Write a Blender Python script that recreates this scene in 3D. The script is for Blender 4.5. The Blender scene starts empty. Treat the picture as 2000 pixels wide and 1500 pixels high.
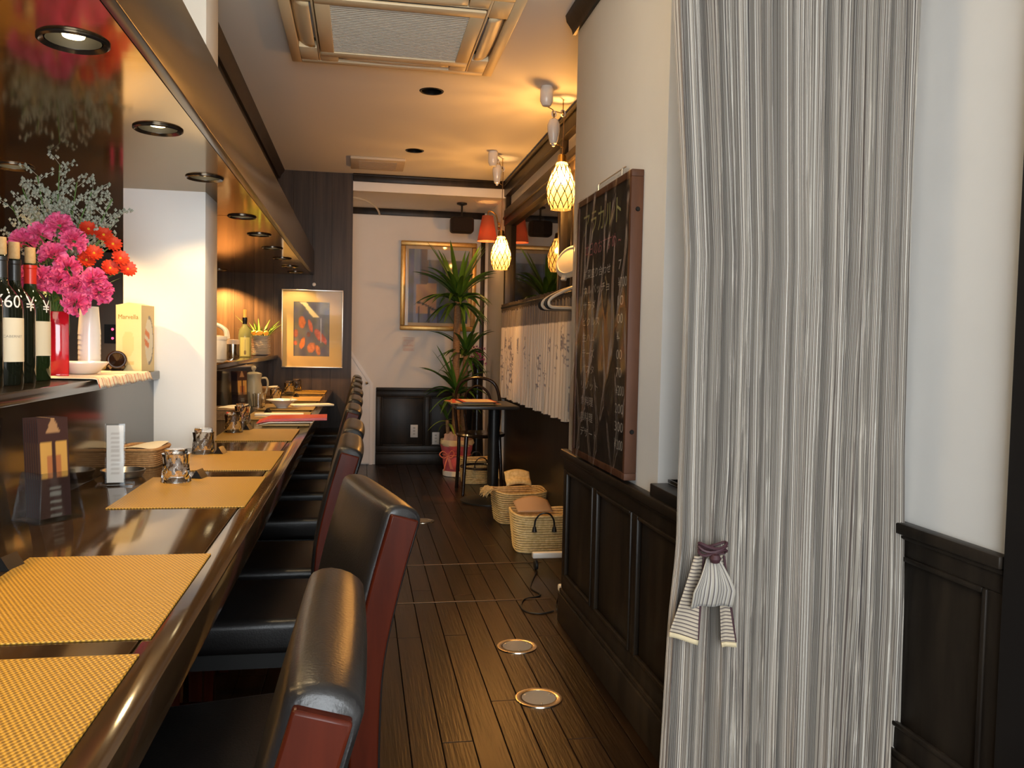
import bpy, bmesh, math, random
from mathutils import Vector, Matrix, noise
R = math.radians
random.seed(7)
scene = bpy.context.scene
COL = scene.collection

# ---------------------------------------------------------------- camera
cam_d = bpy.data.cameras.new('camera'); cam = bpy.data.objects.new('camera', cam_d); COL.objects.link(cam)
cam_d.sensor_width = 36.0; cam_d.lens = 1640.0*36.0/2000.0; cam_d.clip_start = 0.02
YAW, PITCH, ROLL = 0.17757535, 0.04688453, 0.0206
f = Vector((math.sin(YAW)*math.cos(PITCH), math.cos(YAW)*math.cos(PITCH), -math.sin(PITCH)))
r = Vector((math.cos(YAW), -math.sin(YAW), 0)); u = r.cross(f)
r2 = r*math.cos(ROLL)+u*math.sin(ROLL); u2 = -r*math.sin(ROLL)+u*math.cos(ROLL)
m = Matrix(((r2.x, u2.x, -f.x, 0), (r2.y, u2.y, -f.y, 0), (r2.z, u2.z, -f.z, 1.15), (0, 0, 0, 1)))
cam.matrix_world = m
scene.camera = cam

# ---------------------------------------------------------------- world, light, exposure
world = bpy.data.worlds.new('night'); scene.world = world; world.use_nodes = True
world.node_tree.nodes['Background'].inputs[0].default_value = (0.010, 0.012, 0.018, 1)
world.node_tree.nodes['Background'].inputs[1].default_value = 0.6
scene.view_settings.view_transform = 'Standard'
scene.view_settings.look = 'None'
scene.view_settings.gamma = 1.0
scene.view_settings.use_curve_mapping = False
scene.view_settings.exposure = 0.05
scene.cycles.use_denoising = True
scene.cycles.max_bounces = 10; scene.cycles.diffuse_bounces = 6; scene.cycles.glossy_bounces = 5
scene.cycles.transmission_bounces = 8; scene.cycles.transparent_max_bounces = 12
scene.cycles.caustics_reflective = False; scene.cycles.caustics_refractive = False
scene.cycles.sample_clamp_indirect = 4.0
WARM = (1.0, 0.68, 0.32); WARM2 = (1.0, 0.51, 0.16); COOL = (0.90, 0.96, 1.0)
P_COUNTER = 14.5      # each counter downlight
P_KITCHEN = 55.0      # kitchen downlights
P_PENDANT = 54.0      # pendant bulbs
P_ENTRANCE_FILL = 150.0     # added fill, unseen glazed entrance behind the camera
P_GLOBE_FILL = 18.5        # added fill, unseen ceiling globe above the chairs
def lamp(kind, name, loc, power, color, size=0.05, rot=(0, 0, 0), cone=None, blend=0.5, sy=None, parent=None):
    d = bpy.data.lights.new(name, kind); d.energy = power; d.color = color
    if kind == 'AREA':
        d.size = size
        if sy: d.shape = 'RECTANGLE'; d.size_y = sy
    else:
        d.shadow_soft_size = size
    if kind == 'SPOT':
        d.spot_size = cone; d.spot_blend = blend
    o = bpy.data.objects.new(name, d); COL.objects.link(o); o.location = loc; o.rotation_euler = rot
    if parent: o.parent = parent
    return o

# ---------------------------------------------------------------- materials
MAT = {}
def mat(name, col, rough=0.5, metal=0.0, ior=1.45, coat=0.0, trans=0.0, emit=None, es=0.0, noise_=None,
        bump=None, attr=False, rand=0.0, alpha=1.0, sheen=0.0, subs=0.0, coords='Object', coat_rough=0.05):
    if name in MAT: return MAT[name]
    m = bpy.data.materials.new(name); m.use_nodes = True; MAT[name] = m
    nt = m.node_tree; N = nt.nodes; L = nt.links
    b = N['Principled BSDF']
    b.inputs['Base Color'].default_value = (*col, 1); b.inputs['Roughness'].default_value = rough
    b.inputs['Metallic'].default_value = metal; b.inputs['IOR'].default_value = ior
    b.inputs['Coat Weight'].default_value = coat; b.inputs['Coat Roughness'].default_value = coat_rough
    b.inputs['Transmission Weight'].default_value = trans; b.inputs['Alpha'].default_value = alpha
    b.inputs['Sheen Weight'].default_value = sheen
    if emit: b.inputs['Emission Color'].default_value = (*emit, 1); b.inputs['Emission Strength'].default_value = es
    tc = N.new('ShaderNodeTexCoord')
    src = None
    def mapped(st):
        mp = N.new('ShaderNodeMapping'); mp.inputs['Scale'].default_value = st
        L.new(tc.outputs[coords], mp.inputs[0]); return mp.outputs[0]
    if attr:
        a = N.new('ShaderNodeAttribute'); a.attribute_name = 'Col'; src = a.outputs['Color']
    if noise_:
        col2, st, detail = noise_
        nz = N.new('ShaderNodeTexNoise'); nz.inputs['Scale'].default_value = 1.0; nz.inputs['Detail'].default_value = detail
        nz.inputs['Roughness'].default_value = 0.6
        L.new(mapped(st), nz.inputs['Vector'])
        rp = N.new('ShaderNodeValToRGB'); rp.color_ramp.elements[0].position = 0.33; rp.color_ramp.elements[1].position = 0.67
        rp.color_ramp.elements[0].color = (*col, 1); rp.color_ramp.elements[1].color = (*col2, 1)
        L.new(nz.outputs['Fac'], rp.inputs[0]); src = rp.outputs[0]
    if rand:
        oi = N.new('ShaderNodeObjectInfo'); hv = N.new('ShaderNodeHueSaturation')
        mr = N.new('ShaderNodeMapRange'); mr.inputs[3].default_value = 1-rand; mr.inputs[4].default_value = 1+rand
        L.new(oi.outputs['Random'], mr.inputs[0]); L.new(mr.outputs[0], hv.inputs['Value'])
        if src: L.new(src, hv.inputs['Color'])
        else: hv.inputs['Color'].default_value = (*col, 1)
        src = hv.outputs[0]
    if src: L.new(src, b.inputs['Base Color'])
    if bump:
        st, strength, dist = bump
        nz = N.new('ShaderNodeTexNoise'); nz.inputs['Scale'].default_value = 1.0; nz.inputs['Detail'].default_value = 3
        L.new(mapped(st), nz.inputs['Vector'])
        bp = N.new('ShaderNodeBump'); bp.inputs['Strength'].default_value = strength; bp.inputs['Distance'].default_value = dist
        L.new(nz.outputs['Fac'], bp.inputs['Height']); L.new(bp.outputs[0], b.inputs['Normal'])
    return m

def film(name, fac=0.0, rough=0.08, tint=(1, 1, 1), bumpst=None, f_ior=1.5):
    """clear sheet: transparent body with a fresnel gloss"""
    if name in MAT: return MAT[name]
    m = bpy.data.materials.new(name); m.use_nodes = True; MAT[name] = m
    nt = m.node_tree; N = nt.nodes; L = nt.links; N.remove(N['Principled BSDF'])
    t = N.new('ShaderNodeBsdfTransparent'); t.inputs[0].default_value = (*tint, 1)
    g = N.new('ShaderNodeBsdfAnisotropic'); g.inputs['Roughness'].default_value = rough
    fr = N.new('ShaderNodeFresnel'); ge = N.new('ShaderNodeNewGeometry'); mr = N.new('ShaderNodeMapRange')
    mr.inputs[3].default_value = f_ior; mr.inputs[4].default_value = 1/f_ior
    L.new(ge.outputs['Backfacing'], mr.inputs[0]); L.new(mr.outputs[0], fr.inputs[0])
    ad = N.new('ShaderNodeMath'); ad.operation = 'ADD'; ad.inputs[1].default_value = fac; ad.use_clamp = True
    L.new(fr.outputs[0], ad.inputs[0])
    mx = N.new('ShaderNodeMixShader'); L.new(ad.outputs[0], mx.inputs[0]); L.new(t.outputs[0], mx.inputs[1]); L.new(g.outputs[0], mx.inputs[2])
    L.new(mx.outputs[0], N['Material Output'].inputs[0])
    return m

def shade_mat(name, col, es, tcol, tr=0.6, clear=0.0):
    """lit lamp shade: lets the bulb's light through and glows with it"""
    m = bpy.data.materials.new(name); m.use_nodes = True; MAT[name] = m
    nt = m.node_tree; N = nt.nodes; L = nt.links
    b = N['Principled BSDF']; b.inputs['Base Color'].default_value = (*col, 1); b.inputs['Roughness'].default_value = 0.3
    b.inputs['Emission Color'].default_value = (*tcol, 1); b.inputs['Emission Strength'].default_value = es
    t = N.new('ShaderNodeBsdfTranslucent'); t.inputs[0].default_value = (*col, 1)
    mx = N.new('ShaderNodeMixShader'); mx.inputs[0].default_value = tr
    L.new(b.outputs[0], mx.inputs[1]); L.new(t.outputs[0], mx.inputs[2])
    if clear:
        tp = N.new('ShaderNodeBsdfTransparent'); m2 = N.new('ShaderNodeMixShader'); m2.inputs[0].default_value = clear
        tp.inputs[0].default_value = (1.0, 0.93, 0.78, 1)
        L.new(mx.outputs[0], m2.inputs[1]); L.new(tp.outputs[0], m2.inputs[2]); mx = m2
    L.new(mx.outputs[0], N['Material Output'].inputs[0])
    return m

def stripe_mat(name, period, cols, rough=0.85, axis=0, bumpy=True):
    """woven stripes along one UV axis (UVs in metres)"""
    m = bpy.data.materials.new(name); m.use_nodes = True; MAT[name] = m
    nt = m.node_tree; N = nt.nodes; L = nt.links; b = N['Principled BSDF']; b.inputs['Roughness'].default_value = rough
    b.inputs['Sheen Weight'].default_value = 0.15
    uv = N.new('ShaderNodeUVMap'); sp = N.new('ShaderNodeSeparateXYZ'); L.new(uv.outputs[0], sp.inputs[0])
    dv = N.new('ShaderNodeMath'); dv.operation = 'DIVIDE'; dv.inputs[1].default_value = period; L.new(sp.outputs[axis], dv.inputs[0])
    fr = N.new('ShaderNodeMath'); fr.operation = 'FRACT'; L.new(dv.outputs[0], fr.inputs[0])
    rp = N.new('ShaderNodeValToRGB'); rp.color_ramp.interpolation = 'CONSTANT'
    e = rp.color_ramp.elements
    while len(e) < len(cols): e.new(0.5)
    for i, (p, c) in enumerate(cols): e[i].position = p; e[i].color = (*c, 1)
    L.new(fr.outputs[0], rp.inputs[0]); L.new(rp.outputs[0], b.inputs['Base Color'])
    return m

def weave_mat(name, c1, c2, sx, sy, rough=0.45, coords='Object', strength=0.6):
    """basket weave from two sine waves"""
    m = bpy.data.materials.new(name); m.use_nodes = True; MAT[name] = m
    nt = m.node_tree; N = nt.nodes; L = nt.links; b = N['Principled BSDF']; b.inputs['Roughness'].default_value = rough
    tc = N.new('ShaderNodeTexCoord'); sp = N.new('ShaderNodeSeparateXYZ'); L.new(tc.outputs[coords], sp.inputs[0])
    def sine(out, k):
        a = N.new('ShaderNodeMath'); a.operation = 'MULTIPLY'; a.inputs[1].default_value = k; L.new(out, a.inputs[0])
        s = N.new('ShaderNodeMath'); s.operation = 'SINE'; L.new(a.outputs[0], s.inputs[0]); return s.outputs[0]
    p = N.new('ShaderNodeMath'); p.operation = 'MULTIPLY'; L.new(sine(sp.outputs[0], sx), p.inputs[0]); L.new(sine(sp.outputs[1], sy), p.inputs[1])
    mr = N.new('ShaderNodeMapRange'); mr.inputs[1].default_value = -0.6; mr.inputs[2].default_value = 0.6; L.new(p.outputs[0], mr.inputs[0])
    rp = N.new('ShaderNodeValToRGB'); rp.color_ramp.elements[0].color = (*c1, 1); rp.color_ramp.elements[1].color = (*c2, 1)
    L.new(mr.outputs[0], rp.inputs[0]); L.new(rp.outputs[0], b.inputs['Base Color'])
    bp = N.new('ShaderNodeBump'); bp.inputs['Strength'].default_value = strength; bp.inputs['Distance'].default_value = 0.001
    L.new(mr.outputs[0], bp.inputs['Height']); L.new(bp.outputs[0], b.inputs['Normal'])
    return m

white_wall = mat('white plaster', (0.85, 0.83, 0.79), 0.75, noise_=((0.82, 0.80, 0.76), (3, 3, 3), 3), bump=((90, 90, 90), 0.12, 0.002))
ceil_m = mat('ceiling paint', (0.88, 0.85, 0.80), 0.8, bump=((120, 120, 120), 0.06, 0.002))
dark_wood = mat('dark stained wood', (0.014, 0.0105, 0.008), 0.38, ior=1.30, noise_=((0.030, 0.022, 0.015), (14, 14, 2.2), 4), bump=((60, 60, 6), 0.15, 0.002))
part_wood = mat('black brown boards', (0.028, 0.019, 0.014), 0.40, ior=1.28, noise_=((0.066, 0.045, 0.032), (22, 22, 1.2), 5), bump=((70, 70, 3), 0.2, 0.002), rand=0.25)
floor_m = mat('dark oak planks', (0.010, 0.0046, 0.0021), 0.32, noise_=((0.035, 0.0170, 0.0068), (26, 1.6, 20), 6), bump=((110, 5, 60), 0.5, 0.002), rand=0.3)
gap_m = mat('shadow gap', (0.006, 0.004, 0.003), 0.8)
lacquer = mat('dark brown lacquer', (0.050, 0.028, 0.012), 0.10, ior=3.8, noise_=((0.085, 0.048, 0.018), (1.2, 4, 2), 3), bump=((3, 9, 3), 0.03, 0.01))
lacquer_face = mat('lacquered fascia', (0.028, 0.020, 0.015), 0.25, ior=1.45, bump=((3, 6, 3), 0.03, 0.01))
counter_m = mat('polished dark counter', (0.020, 0.011, 0.005), 0.09, ior=1.75, noise_=((0.040, 0.022, 0.010), (9, 1.2, 9), 4), bump=((2, 8, 2), 0.03, 0.01))
riser_m = mat('glossy riser', (0.022, 0.014, 0.009), 0.12, ior=1.75)
leather = mat('black leather', (0.009, 0.008, 0.008), 0.32, ior=1.40, bump=((260, 260, 260), 0.18, 0.002))
mahog = mat('mahogany', (0.026, 0.0040, 0.0015), 0.25, ior=1.22, noise_=((0.048, 0.0075, 0.0028), (30, 30, 3), 4))
chrome = mat('chrome', (0.75, 0.75, 0.76), 0.15, 1.0)
steel = mat('brushed steel', (0.55, 0.54, 0.52), 0.28, 1.0)
blackm = mat('black plastic', (0.012, 0.012, 0.012), 0.4)
blackgl = mat('black enamel', (0.008, 0.008, 0.008), 0.2)
white_p = mat('white plastic', (0.78, 0.76, 0.72), 0.4)
ceramic = mat('white china', (0.82, 0.80, 0.76), 0.15, ior=1.5)
cream_p = mat('cream plastic', (0.66, 0.60, 0.48), 0.45)
glass = mat('clear glass', (1, 1, 1), 0.02, trans=1.0, ior=1.45)
amber_glass = mat('pale amber glass', (0.95, 0.84, 0.60), 0.25, trans=0.65, ior=1.25)
acrylic = film('clear acrylic', 0.03, 0.04, (0.92, 0.94, 0.95))
mat_m = weave_mat('woven placemat', (0.13, 0.064, 0.006), (0.47, 0.265, 0.030), 900.0, 520.0, 0.4)
paper = mat('white paper', (0.80, 0.78, 0.73), 0.7)
napkin_m = mat('cream napkin', (0.80, 0.74, 0.60), 0.8)
straw = mat('straw', (0.62, 0.43, 0.17), 0.75, noise_=((0.86, 0.66, 0.34), (60, 60, 60), 3), bump=((120, 120, 120), 0.4, 0.003))
wicker = mat('wicker', (0.28, 0.14, 0.05), 0.6, noise_=((0.48, 0.27, 0.11), (90, 90, 160), 3), bump=((150, 150, 150), 0.5, 0.003))
print_m = mat('printed colours', (1, 1, 1), 0.45, attr=True)
gloss_print = mat('glazed print', (1, 1, 1), 0.5, attr=True, coat=0.8, coat_rough=0.02)
leaf_m = mat('dracaena leaf', (0.030, 0.095, 0.014), 0.35, noise_=((0.10, 0.21, 0.025), (3, 14, 3), 3), rand=0.35)
leafy = mat('yellowing leaf', (0.16, 0.24, 0.03), 0.4, rand=0.3)
cane_m = mat('cane bark', (0.22, 0.12, 0.055), 0.8, noise_=((0.36, 0.21, 0.10), (40, 40, 140), 3), bump=((30, 30, 190), 0.6, 0.004))

# ---------------------------------------------------------------- mesh building
class MB:
    def __init__(s): s.v = []; s.f = []; s.uv = {}; s.col = None
    def add(s, vs, fs):
        o = len(s.v); s.v += [tuple(p) for p in vs]; s.f += [tuple(i+o for i in q) for q in fs]; return s
    def box(s, a, b):
        (x0, y0, z0), (x1, y1, z1) = a, b
        return s.add([(x0,y0,z0),(x1,y0,z0),(x1,y1,z0),(x0,y1,z0),(x0,y0,z1),(x1,y0,z1),(x1,y1,z1),(x0,y1,z1)],
                     [(3,2,1,0),(4,5,6,7),(0,1,5,4),(1,2,6,5),(2,3,7,6),(3,0,4,7)])
    def rbox(s, a, b, rad=0.004, seg=2):
        bm = bmesh.new(); bmesh.ops.create_cube(bm, size=1)
        for v in bm.verts:
            v.co = Vector([(a[i]+b[i])/2 + v.co[i]*(b[i]-a[i]) for i in range(3)])
        rad = min(rad, 0.49*min(b[i]-a[i] for i in range(3)))
        bmesh.ops.bevel(bm, geom=bm.edges[:], offset=rad, segments=seg, profile=0.5, affect='EDGES')
        bm.verts.index_update(); s.add([v.co[:] for v in bm.verts], [[v.index for v in q.verts] for q in bm.faces]); bm.free(); return s
    def lathe(s, prof, seg=24, c=(0, 0, 0), cap0=False, cap1=False, fn=None):
        vs = []
        for j, (rr, z) in enumerate(prof):
            for i in range(seg):
                a = 2*math.pi*i/seg; p = (rr*math.cos(a), rr*math.sin(a), z)
                if fn: p = fn(p, j, a)
                vs.append((p[0]+c[0], p[1]+c[1], p[2]+c[2]))
        fs = []
        for j in range(len(prof)-1):
            for i in range(seg):
                k = (i+1) % seg; fs.append((j*seg+i, j*seg+k, (j+1)*seg+k, (j+1)*seg+i))
        if cap0: fs.append(tuple(range(seg-1, -1, -1)))
        if cap1: fs.append(tuple((len(prof)-1)*seg+i for i in range(seg)))
        return s.add(vs, fs)
    def tube(s, pts, rad, seg=8, closed=False, caps=True):
        pts = [Vector(p) for p in pts]; n = len(pts); vs = []; prev = None
        for i, p in enumerate(pts):
            if closed: t = pts[(i+1) % n]-pts[i-1]
            else: t = pts[min(i+1, n-1)]-pts[max(i-1, 0)]
            t.normalize()
            if prev is None:
                ref = Vector((0, 0, 1)) if abs(t.z) < 0.9 else Vector((1, 0, 0)); nn = t.cross(ref).normalized()
            else:
                nn = prev-t*prev.dot(t); nn = nn.normalized() if nn.length > 1e-6 else t.orthogonal().normalized()
            prev = nn; bb = t.cross(nn); rr = rad[i] if isinstance(rad, (list, tuple)) else rad
            for k in range(seg):
                a = 2*math.pi*k/seg; vs.append(tuple(p+nn*rr*math.cos(a)+bb*rr*math.sin(a)))
        fs = []
        for i in range(n if closed else n-1):
            j = (i+1) % n
            for k in range(seg):
                l = (k+1) % seg; fs.append((i*seg+k, i*seg+l, j*seg+l, j*seg+k))
        if caps and not closed:
            fs.append(tuple(range(seg-1, -1, -1))); fs.append(tuple((n-1)*seg+k for k in range(seg)))
        return s.add(vs, fs)
    def prism(s, poly, a, b, axis='y'):
        n = len(poly)
        def P(p, t): return {'y': (p[0], t, p[1]), 'x': (t, p[0], p[1]), 'z': (p[0], p[1], t)}[axis]
        vs = [P(p, a) for p in poly]+[P(p, b) for p in poly]
        fs = [tuple(range(n-1, -1, -1)), tuple(range(n, 2*n))]+[(i, (i+1) % n, (i+1) % n+n, i+n) for i in range(n)]
        return s.add(vs, fs)
    def grid(s, fn, nu, nv, uvfn=None, colfn=None):
        o = len(s.v)
        for j in range(nv+1):
            for i in range(nu+1):
                s.v.append(tuple(fn(i/nu, j/nv)))
                if uvfn: s.uv[len(s.v)-1] = uvfn(i/nu, j/nv)
                if colfn:
                    if s.col is None: s.col = {}
                    s.col[len(s.v)-1] = colfn(i/nu, j/nv)
        for j in range(nv):
            for i in range(nu):
                a = o+j*(nu+1)+i; s.f.append((a, a+1, a+nu+2, a+nu+1))
        return s
    def mesh(s, name, m, smooth=True, angle=35):
        me = bpy.data.meshes.new(name); me.from_pydata(s.v, [], s.f); me.materials.append(m)
        bm = bmesh.new(); bm.from_mesh(me); bmesh.ops.recalc_face_normals(bm, faces=bm.faces[:]); bm.to_mesh(me); bm.free()
        if s.uv:
            l = me.uv_layers.new(name='UVMap')
            for lp in me.loops: l.data[lp.index].uv = s.uv.get(lp.vertex_index, (0, 0))
        if s.col:
            ca = me.color_attributes.new('Col', 'FLOAT_COLOR', 'POINT')
            for i, c in s.col.items(): ca.data[i].color = (*c, 1)
        if smooth:
            me.shade_smooth(); me.set_sharp_from_angle(angle=R(angle))
        me.update(); return me
    def build(s, name, m, parent=None, smooth=True, angle=35, loc=None, rot=None):
        return put(s.mesh(name, m, smooth, angle), name, parent, loc, rot)

def put(me, name, parent=None, loc=None, rot=None, scl=None):
    o = bpy.data.objects.new(name, me); COL.objects.link(o)
    if parent: o.parent = parent
    if loc: o.location = loc
    if rot: o.rotation_euler = rot
    if scl: o.scale = scl
    return o
def tag(o, label, cat, group=None):
    o['label'] = label; o['category'] = cat
    if group: o['group'] = group
    return o
def thing(name, label, cat, loc=(0, 0, 0), rz=0.0, group=None, rot=None):
    o = bpy.data.objects.new(name, None); COL.objects.link(o); o.empty_display_size = 0.05
    o.location = loc; o.rotation_euler = rot if rot else (0, 0, rz)
    return tag(o, label, cat, group)
def struct(o, label=None):
    o['kind'] = 'structure'
    if label: o['label'] = label
    return o
def box_obj(name, a, b, m, parent=None, bev=0.0):
    q = MB(); q.rbox(a, b, bev) if bev else q.box(a, b)
    return q.build(name, m, parent)
def dup(root, loc, rz, label, group=None):
    c = root.copy(); COL.objects.link(c); c.location = loc; c.rotation_euler = (0, 0, rz); c['label'] = label
    if group: c['group'] = group
    for ch in list(root.children):
        d = ch.copy(); COL.objects.link(d); d.parent = c
        for g in ch.children:
            e = g.copy(); COL.objects.link(e); e.parent = d
    return c
def circle(cx, cy, rr, n=28): return [(cx+rr*math.cos(2*math.pi*i/n), cy+rr*math.sin(2*math.pi*i/n)) for i in range(n)]
def holed_panel(name, x0, x1, y0, y1, z, holes, m, parent=None, thick=0.012):
    """flat board with round holes, seen from below"""
    bm = bmesh.new(); ed = []
    for loop in [[(x0, y0), (x1, y0), (x1, y1), (x0, y1)]]+[circle(*h) for h in holes]:
        vs = [bm.verts.new((p[0], p[1], z)) for p in loop]
        for i in range(len(vs)): ed.append(bm.edges.new((vs[i], vs[(i+1) % len(vs)])))
    bmesh.ops.triangle_fill(bm, use_beauty=True, use_dissolve=False, edges=ed)
    ex = bmesh.ops.extrude_face_region(bm, geom=bm.faces[:])
    for e in ex['geom']:
        if isinstance(e, bmesh.types.BMVert): e.co.z += thick
    bmesh.ops.recalc_face_normals(bm, faces=bm.faces[:])
    me = bpy.data.meshes.new(name); bm.to_mesh(me); bm.free(); me.materials.append(m)
    return put(me, name, parent)
def text_geo(body, size, width=None):
    cu = bpy.data.curves.new('t', 'FONT'); cu.body = body; cu.size = size; cu.resolution_u = 3
    o = bpy.data.objects.new('t', cu); COL.objects.link(o)
    dg = bpy.context.evaluated_depsgraph_get(); me = bpy.data.meshes.new_from_object(o.evaluated_get(dg))
    vs = [v.co.copy() for v in me.vertices]; fs = [tuple(p.vertices) for p in me.polygons]
    bpy.data.objects.remove(o); bpy.data.curves.remove(cu); bpy.data.meshes.remove(me)
    if vs:
        x0 = min(v.x for v in vs); x1 = max(v.x for v in vs); k = 1.0
        if width: k = width/max(1e-6, x1-x0)
        for v in vs: v.x = (v.x-x0)*k
    return vs, fs
def text_obj(name, body, size, m, parent, fn, width=None):
    """lettering laid on a surface; fn maps (along, up) to a point"""
    vs, fs = text_geo(body, size, width)
    if not vs: return None
    me = bpy.data.meshes.new(name); me.from_pydata([fn(v.x, v.y) for v in vs], [], fs); me.materials.append(m)
    return put(me, name, parent)
def catmull(P, n=6):
    P = [Vector(p) for p in P]; out = []
    for i in range(len(P)-1):
        a, b, c, d = P[max(i-1, 0)], P[i], P[i+1], P[min(i+2, len(P)-1)]
        for k in range(n):
            t = k/n; out.append(0.5*((2*b)+(c-a)*t+(2*a-5*b+4*c-d)*t*t+(3*b-a-3*c+d)*t**3))
    out.append(P[-1]); return out

# ================================================================ the room
CZ = 2.50                      # ceiling
D1, D2 = 6.96, 7.95            # partition, alcove back wall
FX = 1.37                      # right-hand wall near the camera
PX = 0.85                      # face of the chalkboard pier
WX = 1.20                      # window wall
SZ = 1.675                     # underside of the bulkhead over the counter
# ---- floor of separate oak planks
floor = struct(box_obj('floor', (-2.4, -1.6, -0.08), (1.6, 8.0, -0.013), gap_m))
pw = 0.0915; plens = (1.5, 1.15, 1.85)
pmesh = [MB().rbox((0.0008, 0.0008, -0.013), (pw-0.0018, l-0.002, 0.0), 0.0012, 1).mesh('plank', floor_m) for l in plens]
rnd = random.Random(3)
npl = 0; x = -0.40; rows = []
while x < 1.36:
    y = -0.2-rnd.random()*0.9
    while y < 7.94:
        k = rnd.randrange(3); l = plens[k]
        if y+l > 0.9 and npl < 290:
            s = 1.0
            if y+l > 7.95: s = (7.95-y)/l
            put(pmesh[k], 'plank', floor, (x, y, 0), None, (1, s, 1)); npl += 1
        y += l
    x += pw
box_obj('plank_field', (-2.4, -1.6, -0.013), (-0.40, 8.0, -0.001), floor_m, floor)
box_obj('plank_field', (-0.40, -1.6, -0.013), (1.6, -0.35, -0.001), floor_m, floor)
# ---- ceiling
CD = [(0.352, 4.586, 0.055), (0.349, 6.013, 0.055)]
ceiling = struct(holed_panel('ceiling', -0.70, 1.6, -1.6, D1, CZ, CD, ceil_m, None, 0.02))
box_obj('ceiling_slab', (-2.4, -1.6, CZ+0.10), (1.6, 8.1, CZ+0.16), ceil_m, ceiling)
MAT['dark brown lacquer'].node_tree.nodes['Principled BSDF'].inputs['Specular Tint'].default_value = (1.0, 0.80, 0.52, 1)
ceil2 = struct(box_obj('ceiling', (-0.30, D1+0.06, 2.385), (1.6, 8.1, 2.43), ceil_m))
# ---- walls
wl = struct(box_obj('wall_left', (-2.5, -1.6, 0), (-2.4, 8.1, 2.6), mat('kitchen wall', (0.16, 0.12, 0.09), 0.5)))
wr = struct(box_obj('wall_rear', (-2.5, -1.7, 0), (1.6, -1.6, 2.6), white_wall))
wall_back = struct(box_obj('wall_back', (-0.25, D2, 0), (1.6, D2+0.1, 2.45), white_wall))
wpart = struct(box_obj('wall_partition', (-2.4, D1+0.012, 0), (-0.10, D1+0.10, CZ+0.1), gap_m))
xx = -0.10
while xx > -1.6:
    w = 0.15; box_obj('board', (xx-w+0.0015, D1, 0.0), (xx, D1+0.013, CZ), part_wood, wpart); xx -= w
box_obj('board', (-2.4, D1, 0.0), (xx, D1+0.013, CZ), part_wood, wpart)
box_obj('end_board', (-0.10, D1, 0.0), (-0.085, D1+0.10, CZ), part_wood, wpart)
box_obj('side_board', (-0.25, D1+0.1, 0), (-0.235, D2, 2.45), white_wall, wpart)
lint = struct(box_obj('wall_lintel', (-0.085, D1+0.02, 2.385), (1.19, D1+0.08, CZ), white_wall))
box_obj('lintel_face', (-0.085, D1, 2.365), (1.19, D1+0.02, 2.440), white_wall, lint)
tr = struct(box_obj('trim_1', (-0.085, D1-0.022, 2.437), (1.17, D1, CZ), dark_wood, None, 0.006))
box_obj('bead', (-0.085, D1-0.030, 2.482), (1.17, D1-0.022, CZ), dark_wood, tr, 0.003)
tr2 = struct(box_obj('trim_2', (-0.12, D2-0.02, 2.325), (1.13, D2, 2.385), dark_wood, None, 0.004))
tr3 = struct(box_obj('trim_3', (1.10, D2-0.025, 0.0), (1.14, D2, 2.33), dark_wood, None, 0.003))
alc = struct(box_obj('wall_alcove', (1.17, D1+0.02, 0), (1.6, D2, 2.45), white_wall))
# ---- column between the counter and the kitchen, up to the ceiling
colm = struct(box_obj('wall_column', (-0.84, 3.20, 0.0), (-0.56, 3.45, CZ), white_wall, None, 0.004))
# ---- pier with the chalkboard
pier = struct(box_obj('wall_pier', (PX, 2.31, 0.70), (1.6, 3.38, CZ), white_wall, None, 0.003))
box_obj('pier_base', (PX, 1.99, 0.0), (1.6, 3.38, 0.70), dark_wood, pier)
box_obj('pier_back', (PX+0.005, 3.38, 0), (1.6, 3.392, CZ), white_wall, pier)
# ---- right wall beside the curtain
wright = struct(box_obj('wall_right', (FX, -1.6, 0), (1.6, 1.99, 2.6), white_wall))
# ---- wainscots
def wainscot(owner, P, a0, a1, n, z0, z1, axis, sgn):
    """panelled dado. axis 'x': plane at x=P running along y, 'y': plane at y=P running along x. sgn = direction it stands proud"""
    def bx(name, s0, s1, zz0, zz1, d0, d1, bev=0.003):
        lo, hi = min(P+sgn*d0, P+sgn*d1), max(P+sgn*d0, P+sgn*d1)
        a, b = ((lo, s0, zz0), (hi, s1, zz1)) if axis == 'x' else ((s0, lo, zz0), (s1, hi, zz1))
        return box_obj(name, a, b, dark_wood, owner, bev)
    bx('skirting', a0, a1, 0.0, z0, 0, 0.030, 0.004)
    bx('skirting_cap', a0, a1, z0, z0+0.018, 0, 0.024, 0.005)
    bx('bottom_rail', a0, a1, z0+0.018, z0+0.075, 0, 0.016)
    bx('top_rail', a0, a1, z1-0.085, z1-0.03, 0, 0.016)
    bx('dado_cap', a0, a1, z1-0.03, z1, 0, 0.034, 0.006)
    bx('dado_bead', a0, a1, z1-0.042, z1-0.03, 0, 0.024, 0.004)
    sw = 0.05; span = (a1-a0-sw)/n
    for i in range(n+1):
        s = a0+i*span; bx('stile', s, s+sw, z0+0.075, z1-0.085, 0, 0.016)
    for i in range(n):
        s0 = a0+i*span+sw; s1 = a0+(i+1)*span; q0 = z0+0.075; q1 = z1-0.085
        bx('panel', s0, s1, q0, q1, 0, 0.004, 0.001)
        mo = bx('moulding', s0, s0+0.014, q0, q1, 0.004, 0.020, 0.005)
        bx('moulding', s1-0.014, s1, q0, q1, 0.004, 0.020, 0.005)
        bx('moulding', s0+0.014, s1-0.014, q0, q0+0.014, 0.004, 0.020, 0.005)
        bx('moulding', s0+0.014, s1-0.014, q1-0.014, q1, 0.004, 0.020, 0.005)
wainscot(pier, PX, 1.99, 3.385, 3, 0.12, 0.722, 'x', -1)
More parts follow.
